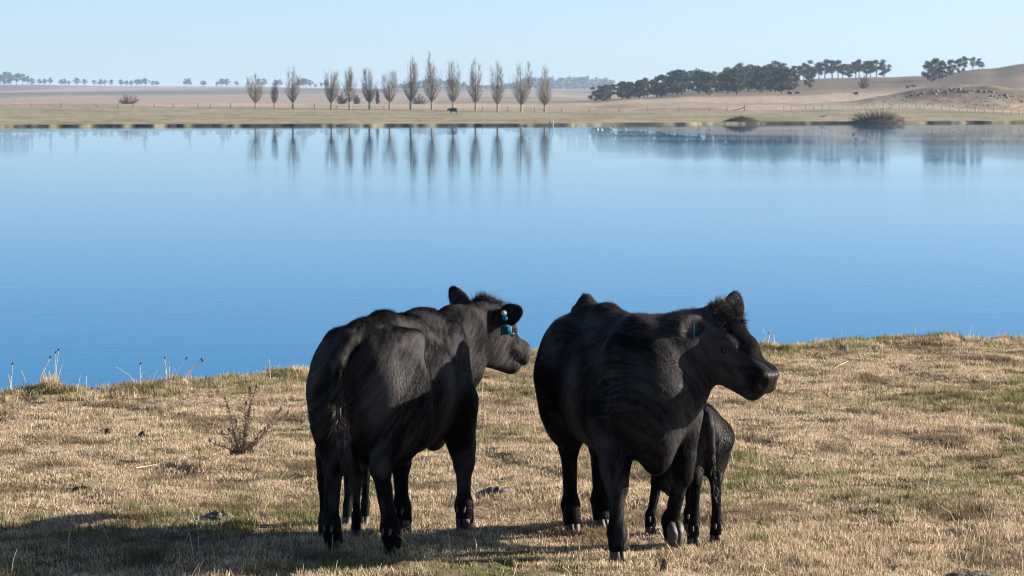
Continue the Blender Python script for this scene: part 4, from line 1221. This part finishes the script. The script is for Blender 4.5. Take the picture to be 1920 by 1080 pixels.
# fences
def fence(name, posts, hgt, rad, mat, label, wires=2):
    pts = [fgp(px, py) for px, py in posts]
    root = empty(name, pts[len(pts) // 2]); o = Vector(pts[len(pts) // 2])
    m = MB(); m.tube([(0, 0, -0.3), (0, 0, hgt * 0.6), (0.01, 0, hgt)], [rad, rad * 0.95, rad * 0.85], 6)
    me = m.mesh('post', mat)
    rf = random.Random(len(posts))
    for q in pts:
        c = obj('post', me, root); c.location = Vector(q) - o; c.rotation_euler = (rf.gauss(0, 0.03), rf.gauss(0, 0.04), rf.random() * 6); c.scale = (1, 1, rf.uniform(0.85, 1.12))
    for k in range(wires):
        w = MB(); w.tube([np.array(q) - np.array(o) + np.array([0, -rad, hgt * (0.45 + 0.4 * k)]) for q in pts], 0.008, 3)
        w.build('wire', M_WIRE, root)
    return tag(root, label, 'fence')
RP = [1469, 1483, 1497, 1510, 1525, 1541, 1555, 1569, 1582, 1599, 1614, 1626, 1641, 1655, 1670, 1686, 1700, 1717, 1732, 1748, 1764, 1780, 1798, 1813, 1828, 1845, 1862, 1879, 1895, 1911, 1930]
fence('post_fence', [(x, float(np.interp(x, [1469, 1582, 1700, 1781, 1827, 1879, 1910, 1930], [206, 204, 204, 207.5, 210.5, 214.5, 217.5, 219]))) for x in RP], 1.35, 0.14, M_POST,
      'pale grey post fence curving in front of the rocky knoll')
fence('wire_fence', [(x, float(np.interp(x, [60, 480, 760, 1060, 1400, 1469], [201.5, 203.2, 206, 210.5, 208, 207]))) for x in
      (60, 115, 182, 222, 250, 290, 326, 372, 395, 433, 590, 632, 720, 904, 952, 1002, 1053, 1105, 1160, 1214, 1272, 1330, 1362, 1395)], 1.25, 0.10, M_POSTD, 'thin dark wire fence behind the poplar row')
def brace():
    a = fgp(1395, 208); root = empty('fence_strainer', a)
    m = MB(); m.tube([(0, 0, -0.3), (0, 0, 1.5)], 0.16, 6); m.build('post', M_POSTD, root)
    m = MB(); m.tube([(-3.0, -0.05, 0.05), (-0.1, -0.05, 0.95)], 0.10, 5); m.build('stay', M_POSTD, root)
    tag(root, 'dark fence strainer post with a slanting stay where the two fences meet', 'fence post')
brace()
for px, h_, txt in ((1031, 1.55, 'taller of two grey posts standing in the far shallows'), (1036.5, 1.15, 'shorter of two grey posts standing in the far shallows')):
    p = at(px, 236, 541); m = MB(); m.tube([(0, 0, -1.2), (0.02, 0, h_)], [0.13, 0.11], 7); o = m.build('shore_post', M_POST); o.location = (p.x, p.y, WATER_Z); tag(o, txt, 'post')
for px in (1059, 1069, 1080):
    p = at(px, 236, 541); m = MB(); m.tube([(0, 0, -1.0), (0.03, 0, 0.42)], [0.11, 0.09], 6); o = m.build('post_stump', M_POSTD); o.location = (p.x, p.y, WATER_Z); tag(o, 'short dark post stump poking from the far shallows', 'post', 'post stumps in the shallows')
p = fgp(1543, 219); m = MB(); m.tube([(-0.9, 0.2, 0.12), (0, 0, 0.16), (0.8, -0.1, 0.30)], [0.10, 0.16, 0.13], 6); o = m.build('pale_log', M_POST); o.location = p; tag(o, 'pale bleached log lying on the far bank', 'log')

# rocks on the knoll
def rock_mesh(seed):
    rng = np.random.default_rng(seed)
    v, f, sz = uv_ball(1.0, 7, 5)
    v = v * (1 + 0.28 * rng.normal(0, 1, (len(v), 1)).clip(-1.2, 1.2)) * np.array([1.0, 0.8, 0.75])
    return npmesh('boulder', v, f, M_ROCK, False, sz)
ROCKS = [rock_mesh(800 + i) for i in range(6)]
for i in range(170):
    if i < 95:
        px = rg.triangular(1690, 1935, 1800); top = float(np.interp(px, [1680, 1740, 1800, 1860, 1930], [178, 169, 165, 172, 186])); py = top + abs(rg.gauss(0, 4.5)) + 1.5
    else:
        px = rg.uniform(1640, 1930); py = rg.uniform(180, 203)
    q = fgp(px, py)
    if q[1] > 1100: continue
    o = obj('boulder', ROCKS[rg.randrange(6)]); o.location = q; s_ = rg.uniform(0.3, 0.75) if i < 95 else rg.uniform(0.2, 0.5)
    o.scale = (s_, s_, s_ * rg.uniform(0.7, 1.2)); o.rotation_euler = (rg.uniform(-.4, .4), rg.uniform(-.4, .4), rg.random() * 6)
    tag(o, 'grey boulder crowded along the crest of the rocky knoll' if i < 95 else 'small grey boulder strewn on the slope below the knoll crest', 'boulder', 'boulders on the knoll')

# far stock and birds
pc = fgp(850, 213.5)
def fpt(dx, dy): return np.array([pc[0] + dx, pc[1] + dy, gz(pc[0] + dx, pc[1] + dy)])
fc = beast('cow', 'black cow grazing far off below the poplar row', None, (pc[0], pc[1]), math.pi, [fpt(0.72, -0.17), fpt(0.55, 0.17), fpt(-0.50, -0.17), fpt(-0.35, 0.17)],
           (pc[0] - 1.15, pc[1], pc[2] + 1.12), 0.0, R(40), (((-0.3, 0.9, 0.1), (0.9, 0.2, 0.2), 0.2), ((-0.3, -0.9, 0.1), (0.9, -0.2, 0.2), 0.2)),
           h=0.035, far=True, seed=31, tail=[(-0.83, 0.0, 1.19), (-0.90, 0.0, 1.08), (-0.91, 0.0, 0.6)])
fc.scale = (1.12, 1.12, 1.12)
for i, (px, py) in enumerate([(1480, 178.5), (1493, 178), (1604, 179.5), (1700, 166.5), (1711, 164.5)]):
    q = fgp(px, py, 1000)
    o = fc.copy(); C.objects.link(o); o.location = q; o.rotation_euler = (0, 0, rg.random() * 6.28); o.scale = (1, 1, 1)
    for chd in fc.children:
        if chd.name.startswith('body'):
            c2 = chd.copy(); C.objects.link(c2); c2.parent = o
    tag(o, 'tiny dark cow grazing on the dry slope of the right hill', 'cow', 'cattle on the far slope'); 
M_WHITE = mat_noise('white_feather', (0.75, 0.75, 0.74), (0.85, 0.85, 0.84), 8, 0.8, 0.2)
M_DUCK = mat_noise('dark_feather', (0.05, 0.045, 0.04), (0.10, 0.09, 0.08), 8, 0.8, 0.2)
def bird(px, py, mat, label, cat, group, s_=1.0):
    D = (HC - WATER_Z) * F_PX / (py - HORIZON)
    p = at(px, py, D)
    root = empty('waterbird', (p.x, p.y, WATER_Z), rg.random() * 6.28)
    v, f, sz = uv_ball(1.0, 10, 6)
    b = obj('body', npmesh('body', v * np.array([0.26, 0.13, 0.12]) + np.array([0, 0, 0.07]), f, mat, True, sz), root)
    m = MB(); m.tube([(0.18, 0, 0.12), (0.24, 0, 0.24), (0.27, 0, 0.33)], [0.05, 0.035, 0.04], 6); m.tube([(0.27, 0, 0.33), (0.33, 0, 0.34), (0.40, 0, 0.32)], [0.045, 0.04, 0.012], 6)
    m.build('head', mat, root, True)
    root.scale = (s_, s_, s_)
    tag(root, label, cat, group)
for px, py, s_ in ((1121, 243.0, 0.8), (1129, 243.4, 0.8), (1148, 243.2, 1.15), (1174, 243.6, 0.9)):
    bird(px, py, M_WHITE, 'white waterbird floating off the far shore', 'bird', 'white birds on the lake', s_)
bird(1600, 252.5, M_DUCK, 'dark duck floating before the reddish shrub islet', 'duck', None, 1.0)
# ---------------------------------------------------------------- the near bank: grass and small things
def mat_grass():
    m, N, L, b = mat_new('grass_blade')
    g = N.new('ShaderNodeAttribute'); g.attribute_type = 'INSTANCER'; g.attribute_name = 'green'
    w = N.new('ShaderNodeAttribute'); w.attribute_type = 'INSTANCER'; w.attribute_name = 'dark'
    t = N.new('ShaderNodeAttribute'); t.attribute_name = 'tone'
    dry = N.new('ShaderNodeValToRGB'); e = dry.color_ramp.elements
    e[0].position = 0.0; e[0].color = (0.20, 0.13, 0.078, 1); e[1].position = 1.0; e[1].color = (0.82, 0.70, 0.53, 1)
    x = e.new(0.3); x.color = (0.42, 0.31, 0.20, 1); x = e.new(0.65); x.color = (0.69, 0.56, 0.39, 1)
    L.new(t.outputs['Fac'], dry.inputs[0])
    gr = N.new('ShaderNodeValToRGB'); e = gr.color_ramp.elements
    e[0].color = (0.045, 0.065, 0.018, 1); e[1].color = (0.27, 0.28, 0.105, 1)
    L.new(t.outputs['Fac'], gr.inputs[0])
    mx = N.new('ShaderNodeMix'); mx.data_type = 'RGBA'
    L.new(g.outputs['Fac'], mx.inputs['Factor']); L.new(dry.outputs[0], mx.inputs['A']); L.new(gr.outputs[0], mx.inputs['B'])
    m2 = N.new('ShaderNodeMix'); m2.data_type = 'RGBA'; m2.inputs['B'].default_value = (0.12, 0.08, 0.045, 1)
    L.new(w.outputs['Fac'], m2.inputs['Factor']); L.new(mx.outputs['Result'], m2.inputs['A'])
    N.remove(b)
    df = N.new('ShaderNodeBsdfDiffuse'); tl = N.new('ShaderNodeBsdfTranslucent'); ms = N.new('ShaderNodeMixShader'); ms.inputs[0].default_value = 0.36
    L.new(m2.outputs['Result'], df.inputs['Color']); L.new(m2.outputs['Result'], tl.inputs['Color'])
    L.new(df.outputs[0], ms.inputs[1]); L.new(tl.outputs[0], ms.inputs[2])
    L.new(ms.outputs[0], N['Material Output'].inputs['Surface'])
    return m
M_GRASS = mat_grass()

def blade_mesh(name, n, rad, h0, h1, w, lean, rng, mat, tone_lo=0.0):
    a = rng.uniform(0, 2 * math.pi, n); r = rad * np.sqrt(rng.random(n))
    root = np.stack([r * np.cos(a), r * np.sin(a), np.full(n, -0.008)], 1)
    az = rng.uniform(0, 2 * math.pi, n); ln = np.abs(rng.normal(0, lean, n)).clip(0, 1.25)
    H = rng.uniform(h0, h1, n)
    d = np.stack([np.cos(az) * np.sin(ln), np.sin(az) * np.sin(ln), np.cos(ln)], 1)
    d2 = np.stack([np.cos(az) * np.sin(ln * 1.7), np.sin(az) * np.sin(ln * 1.7), np.cos(ln * 1.7)], 1)
    sa = rng.uniform(0, math.pi, n)
    s_ = np.stack([np.cos(sa), np.sin(sa), np.zeros(n)], 1) * (w / 2) * rng.uniform(0.7, 1.4, (n, 1))
    mid = root + d * (H * 0.55)[:, None]; tip = mid + d2 * (H * 0.45)[:, None]
    tip[:, 2] = np.maximum(tip[:, 2], 0.004)
    V = np.stack([root - s_, root + s_, mid - s_ * 0.8, mid + s_ * 0.8, tip], 1)
    b = (np.arange(n) * 5)[:, None]
    f = np.concatenate([b + np.array([[0, 1, 3, 2]]), b + np.array([[2, 3, 4]])], 1).ravel()
    me = npmesh(name, V.reshape(-1, 3), f, mat, False, np.tile([4, 3], n))
    tone = np.repeat((tone_lo + (1 - tone_lo) * rng.random(n))[:, None], 5, 1)
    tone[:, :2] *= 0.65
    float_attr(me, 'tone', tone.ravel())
    return me

def build_grass():
    rng = np.random.default_rng(2024)
    col = bpy.data.collections.new('grass_tufts')
    specs = [(85, 0.10, 0.013, 0.036, 0.0044, 0.85)] * 4 + [(75, 0.09, 0.018, 0.047, 0.0042, 0.75)] * 3 + [(60, 0.07, 0.028, 0.075, 0.0042, 0.6)] * 2
    for i, (n, rad, h0, h1, w, lean) in enumerate(specs):
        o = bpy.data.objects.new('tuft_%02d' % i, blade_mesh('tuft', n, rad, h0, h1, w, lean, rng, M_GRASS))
        col.objects.link(o)
    dens = 165
    Y = rng.uniform(13.2, 33.0, int(dens * 19.8 * 14)); X = rng.uniform(-7, 7, len(Y))
    k = np.abs(X) < 0.18 * Y + 0.9
    X, Y = X[k], Y[k]
    px = 960 + F_PX * X / Y
    ye = np.interp(px, EDGE_PX, EDGE_Y) + 0.5 * (fbm(px / 40.0, px * 0 + 3, 51, 3) - 0.5)
    k = Y < ye + 0.42
    X, Y, ye = X[k], Y[k], ye[k]
    bare = fbm(X * 1.7, Y * 1.3, 91, 4)
    k = (bare > 0.36) | (rng.random(len(X)) < 0.35)
    X, Y, ye, bare = X[k], Y[k], ye[k], bare[k]
    n = len(X)
    Z = land_z(X, Y)
    g1 = fbm(X * 0.75, Y * 0.55, 71, 4); g2 = fbm(X * 3.1, Y * 2.3, 72, 3); g3 = fbm(X * 9, Y * 7, 73, 2)
    edge = np.exp(-((Y - ye + 0.25) / 0.8) ** 2)
    green = np.clip((g1 - 0.53) * 6, 0, 1) * np.clip((g3 - 0.33) * 4, 0, 1) + 0.45 * edge * (g3 > 0.45)
    green = np.clip(green + 0.8 * (rng.random(n) < 0.10), 0, 0.92)
    dark = np.clip((fbm(X * 2.2, Y * 1.9, 94, 4) - 0.57) * 5, 0, 0.75)
    tall = fbm(X * 1.3 + 9, Y * 1.1, 95, 3)
    idx = np.where(tall + rng.normal(0, 0.08, n) > 0.60, rng.integers(4, 7, n), rng.integers(0, 4, n))
    idx = np.where((edge * rng.random(n) > 0.55) | ((green > 0.5) & (rng.random(n) < 0.25)), rng.integers(7, 9, n), idx)
    sc = rng.uniform(0.75, 1.25, n)
    me = bpy.data.meshes.new('grass'); me.vertices.add(n)
    me.vertices.foreach_set('co', np.stack([X, Y, Z], 1).astype(np.float32).ravel())
    float_attr(me, 'green', green); float_attr(me, 'dark', dark); float_attr(me, 'scl', sc); float_attr(me, 'rz', rng.uniform(0, 6.28, n))
    a = me.attributes.new('idx', 'INT', 'POINT'); a.data.foreach_set('value', idx.astype(np.int32))
    o = obj('grass', me)
    tag(o, 'short dry grazed grass with green flecks covering the near bank', kind='stuff')
    ng = bpy.data.node_groups.new('grass_scatter', 'GeometryNodeTree')
    ng.interface.new_socket('Geometry', in_out='INPUT', socket_type='NodeSocketGeometry')
    ng.interface.new_socket('Geometry', in_out='OUTPUT', socket_type='NodeSocketGeometry')
    N, L = ng.nodes, ng.links
    gi = N.new('NodeGroupInput'); go = N.new('NodeGroupOutput')
    ci = N.new('GeometryNodeCollectionInfo'); ci.inputs['Collection'].default_value = col
    ci.inputs['Separate Children'].default_value = True; ci.inputs['Reset Children'].default_value = True
    ip = N.new('GeometryNodeInstanceOnPoints'); ip.inputs['Pick Instance'].default_value = True
    def na(name, ty='FLOAT'):
        x = N.new('GeometryNodeInputNamedAttribute'); x.data_type = ty; x.inputs['Name'].default_value = name; return x.outputs['Attribute']
    cx = N.new('ShaderNodeCombineXYZ'); L.new(na('rz'), cx.inputs['Z'])
    L.new(gi.outputs[0], ip.inputs['Points']); L.new(ci.outputs[0], ip.inputs['Instance'])
    L.new(na('idx', 'INT'), ip.inputs['Instance Index']); L.new(cx.outputs[0], ip.inputs['Rotation']); L.new(na('scl'), ip.inputs['Scale'])
    L.new(ip.outputs[0], go.inputs[0])
    md = o.modifiers.new('scatter', 'NODES'); md.node_group = ng
    return n
NTUFT = build_grass()

M_STRAW = mat_noise('dry_straw', (0.42, 0.32, 0.19), (0.66, 0.55, 0.38), 20, 0.8, 0.2)
M_SEED = mat_noise('seed_head', (0.07, 0.045, 0.03), (0.13, 0.085, 0.05), 40, 0.9, 0.1)
M_DEAD = mat_noise('dead_thistle', (0.095, 0.072, 0.058), (0.27, 0.21, 0.16), 14, 0.95, 0.1)
M_DUNG = mat_noise('dung_and_clod', (0.045, 0.034, 0.025), (0.11, 0.085, 0.062), 25, 0.95, 0.1, 0.8, 60)
M_ASH = mat_noise('dried_mud', (0.085, 0.070, 0.056), (0.21, 0.18, 0.15), 30, 0.95, 0.1, 0.8, 60)

def near_pt(px, py):
    p = gp(px, py); return p

# dry stems and reeds along the brink
def stem_clump(name, px, py, stems, label, seed, seedheads=True, mat=M_STRAW):
    rng = random.Random(seed)
    b = near_pt(px, py)
    root = empty(name, b); mpp = b[1] / F_PX
    for (dx, hpx, lean, sh) in stems:
        m = MB(); h = hpx * mpp; x0 = dx * mpp; l = lean * mpp; yy = rng.uniform(-0.1, 0.1)
        gzz = gz(b[0] + x0, b[1] + yy) - b[2] - 0.02
        pts = [(x0 + l * t * t + rng.uniform(-.003, .003), yy, gzz + h * t * (1 - 0.08 * t)) for t in (0, .3, .6, .85, 1)]
        m.tube(pts, [0.0038, 0.0033, 0.0027, 0.0022, 0.0016], 4)
        o = m.build('stem', mat, root)
        if sh and seedheads:
            v, f, sz = uv_ball(1.0, 6, 4)
            o2 = obj('seed_head', npmesh('seed_head', v * np.array([0.008, 0.007, 0.014]), f, M_SEED, True, sz), o); o2.location = pts[-1]; o2.rotation_euler = (0, 0.6 if lean > 0 else -0.3, 0)
    return tag(root, label, 'grass clump', 'dry stems along the brink')
rs = random.Random(9)
stem_clump('stem_clump', 78, 735, [(-3, 55, 12, 0), (0, 70, 16, 1), (4, 40, 5, 0), (-60, 65, 3, 1), (-55, 40, -6, 0), (-26, 45, -10, 0)], 'tall pale dry stems beside the straw tussock at the brink', 1)
stem_clump('stem_clump', 100, 732, [(0, 80, 2, 1), (2, 88, 8, 1), (6, 60, 12, 0), (-4, 45, -3, 0), (30, 22, 4, 0), (45, 44, 8, 0), (58, 40, 2, 0)], 'pale stems growing straight out of the straw tussock', 2)
stem_clump('stem_clump', 165, 728, [(-8, 30, 2, 0), (-3, 40, 4, 1), (0, 48, 3, 0), (16, 22, -4, 0)], 'few short pale stems on the brink beyond the tussock', 3)
stem_clump('stem_clump', 258, 722, [(-2, 42, -36, 0), (2, 46, 2, 1), (5, 34, 6, 0), (8, 22, 12, 0), (14, 32, 14, 0), (26, 36, 12, 0), (-22, 20, -3, 0)], 'fan of pale dry stems with one bending far over', 4)
stem_clump('stem_clump', 318, 718, [(-8, 52, -2, 1), (-3, 48, -5, 0), (0, 40, 0, 0), (4, 30, 8, 0), (10, 50, 22, 1), (24, 52, 34, 1), (28, 48, 36, 1), (34, 30, 10, 0)], 'cluster of dry stems with dark nodding seed heads', 5)
stem_clump('stem_clump', 365, 712, [(0, 20, 6, 0), (28, 14, -8, 1), (10, 34, 24, 1)], 'thin short stems left of the dead thistle on the brink', 6)
stem_clump('stem_clump', 507, 704, [(0, 48, -1, 0)], 'single upright pale stem on the brink near the thistle', 7)
stem_clump('stem_clump', 558, 700, [(0, 30, -9, 0)], 'single leaning stem beside the rump of the tagged cow', 8)
stem_clump('stem_clump', 1432, 652, [(0, 30, 3, 0), (8, 48, 10, 0), (12, 30, 0, 1), (-2, 20, 2, 0), (22, 28, -2, 0), (4, 38, -4, 0)], 'pale stem clump on the brink by the muzzle of the walking cow', 10)
stem_clump('stem_clump', 1715, 636, [(0, 34, 0, 0), (-6, 12, 6, 0), (-90, 14, -3, 0), (-66, 16, -8, 0)], 'sparse pale stems on the right brink', 11)
stem_clump('stem_clump', 1906, 632, [(0, 24, 2, 1), (-14, 14, -6, 0)], 'short stems on the raised right end of the brink', 12)
m = MB(); b = near_pt(1523, 646); mp_ = b[1] / F_PX
m.tube([(0, 0, -0.02), (4 * mp_, 0, 7 * mp_), (8 * mp_, 0, 12 * mp_), (9 * mp_, 0.01, 18 * mp_), (15 * mp_, 0, 26 * mp_)], [0.007, 0.006, 0.005, 0.004, 0.002], 5)
o = m.build('bare_twig', M_DEAD); o.location = b; tag(o, 'crooked dark twig standing up on the right brink', 'twig')

# tussock
b = near_pt(95, 736)
rngt = np.random.default_rng(4)
rt = empty('grass_tussock', b)
mt_dry = mat_noise('tussock_straw', (0.40, 0.31, 0.18), (0.70, 0.58, 0.40), 30, 0.9, 0.1)
mt_grn = mat_noise('tussock_base', (0.10, 0.10, 0.04), (0.24, 0.19, 0.09), 30, 0.9, 0.1)
obj('blades', blade_mesh('blades', 520, 0.075, 0.06, 0.17, 0.004, 0.38, rngt, mt_dry), rt)['kind'] = 'stuff'
obj('base_grass', blade_mesh('base_grass', 900, 0.20, 0.04, 0.085, 0.005, 0.6, rngt, mt_grn), rt)['kind'] = 'stuff'
tag(rt, 'small straw tussock with a green skirt on the left brink', 'tussock')

# dead thistle
def dead_thistle(px, py):
    rng = np.random.default_rng(44)
    b = near_pt(px, py); mpp = b[1] / F_PX
    root = empty('dead_thistle', b)
    tips = [(-32, 112, 0.05), (-24, 60, -0.1), (18, 132, 0.05), (28, 138, -0.02), (8, 100, 0.1), (72, 96, 0.0), (84, 84, 0.1), (46, 60, -0.12), (-44, 44, 0.1), (-8, 76, -0.1), (30, 40, -0.15), (-60, 34, -0.05), (0, 50, -0.18)]
    TP, TD, TL = [], [], []
    for dx, h, dy in tips:
        m = MB(); ts = np.linspace(0, 1, 6)
        k = rng.uniform(0.6, 1.3)
        pts = np.stack([dx * mpp * ts ** k, dy * ts, (h * mpp) * ts ** 0.85 - 0.01], 1) + rng.normal(0, 0.008, (6, 3)) * ts[:, None]
        m.tube(pts, np.linspace(0.0055, 0.0018, 6), 5); m.build('stem', M_DEAD, root, True)
        n = int(h * 1.3); t = rng.random(n) * 0.85 + 0.15
        TP.append(np.stack([np.interp(t, ts, pts[:, j]) for j in range(3)], 1))
        d = rng.normal(0, 1, (n, 3)); d[:, 2] += 0.3; TD.append(d / np.linalg.norm(d, axis=1)[:, None]); TL.append(rng.uniform(0.015, 0.05, n) * (1.15 - 0.5 * t))
        # withered flower heads
        v, f, sz = uv_ball(1.0, 6, 5)
        o = obj('flower_head', npmesh('flower_head', v * np.array([0.011, 0.011, 0.014]) * (1 + 0.3 * rng.normal(0, 1, (len(v), 1))), f, M_DEAD, False, sz), root); o.location = pts[-1]
    P = np.concatenate(TP); v, f = twig_quads(P, np.concatenate(TD), np.concatenate(TL), np.full(len(P), 0.0055), rng, 0.4)
    m = MB(); m.add(v, f); m.build('withered_leaves', M_DEAD, root)['kind'] = 'stuff'
    obj('base_leaves', blade_mesh('base_leaves', 260, 0.085, 0.04, 0.13, 0.007, 0.5, rng, M_DEAD), root)['kind'] = 'stuff'
    tag(root, 'dead brown thistle bush standing alone on the grass left of the cows', 'thistle')
dead_thistle(455, 857)

# dung, clods and sticks
def clod(px, py, w, h, label, cat, name, mat, seed, group=None):
    rng = np.random.default_rng(seed)
    b = near_pt(px, py); mpp = b[1] / F_PX
    nu, nv = 30, 12; V = []
    for i in range(nv + 1):
        for j in range(nu):
            a = 2 * math.pi * j / nu; r = i / nv
            x, y = math.cos(a) * r, math.sin(a) * r
            z = (1 - r ** 2.5) * (0.2 + 1.6 * float(fbm(np.array([x * 5 + seed]), np.array([y * 5 + 3]), seed, 4)[0])) - 0.22
            V.append((x * w * mpp / 2 * (1 + 0.16 * math.sin(3 * a + seed)), y * w * mpp * 0.42, z * h * mpp))
    Fq = [(i * nu + j, (i + 1) * nu + j, (i + 1) * nu + (j + 1) % nu, i * nu + (j + 1) % nu) for i in range(nv) for j in range(nu)]
    o = obj(name, npmesh(name, V, Fq, mat, True)); o.location = (b[0], b[1], b[2] + 0.012)
    return tag(o, label, cat, group)
clod(150, 924, 46, 10, 'long dark dung pat on the sunlit grass below the thistle shadow', 'dung', 'dung_pat', M_DUNG, 1)
clod(202, 814, 15, 9, 'small dark clod left of its twin on the bank', 'clod', 'earth_clod', M_DUNG, 2)
clod(267, 817, 16, 7, 'small dark clod nearer the thistle than its twin', 'clod', 'earth_clod', M_DUNG, 3)
clod(412, 975, 76, 14, 'grey dried dung at the upper edge of the big shadow', 'dung', 'dung_pat', M_ASH, 4)
clod(378, 1024, 66, 12, 'pale grey dried dung lying inside the big shadow', 'dung', 'dung_pat', M_ASH, 5)
clod(935, 926, 74, 10, 'flat grey dung between the two cows', 'dung', 'dung_pat', M_ASH, 6)
clod(1310, 972, 30, 10, 'small grey dung behind the forelegs of the calf by the walking cow', 'dung', 'dung_pat', M_ASH, 7)
clod(1822, 1086, 130, 11, 'broad heap of grey crumbled earth at the bottom edge of the grass', 'earth heap', 'earth_heap', M_ASH, 8)
clod(1245, 1074, 18, 22, 'small dark upright clod below the lifted hoof', 'clod', 'earth_clod', M_DUNG, 9)
def stick(pts, r, label, seed):
    b = near_pt(*pts[0]); V = []
    for q in pts: p = near_pt(*q); V.append(np.array(p) - b + np.array([0, 0, 0.03]))
    m = MB(); m.tube(V, np.linspace(r, r * 0.5, len(V)), 5); o = m.build('dry_stalk', M_STRAW); o.location = b; tag(o, label, 'stalk')
stick([(405, 858), (388, 868), (370, 878)], 0.005, 'pale stalk lying just left of the thistle base', 1)
stick([(255, 886), (290, 880), (306, 876)], 0.004, 'pale thin stalk lying on the grass below the thistle shadow', 2)
stick([(1232, 998), (1250, 1030), (1275, 1076)], 0.005, 'long bent straw lying before the lifted hoof', 3)
stick([(1590, 682), (1575, 690), (1565, 696)], 0.004, 'short straw lying on the right bank below the brink', 4)
def bank_stalks():
    """single dry seed stalks scattered through the sward"""
    rng = np.random.default_rng(66); m = MB()
    n = 520
    Y = rng.uniform(14.6, 30.5, n); X = rng.uniform(-0.18, 0.18, n) * Y
    k = land_z(X, Y) > -0.25
    for x, y in zip(X[k], Y[k]):
        z = gz(x, y); h = rng.uniform(0.05, 0.17); l = rng.normal(0, 0.06, 2)
        m.tube([(x, y, z - 0.01), (x + l[0] * 0.4, y + l[1] * 0.4, z + h * 0.6), (x + l[0], y + l[1], z + h)], [0.0022, 0.0018, 0.0012], 3, False)
    tag(m.build('dry_stalks', M_STRAW), 'thin dry seed stalks standing through the short grass', kind='stuff')
bank_stalks()
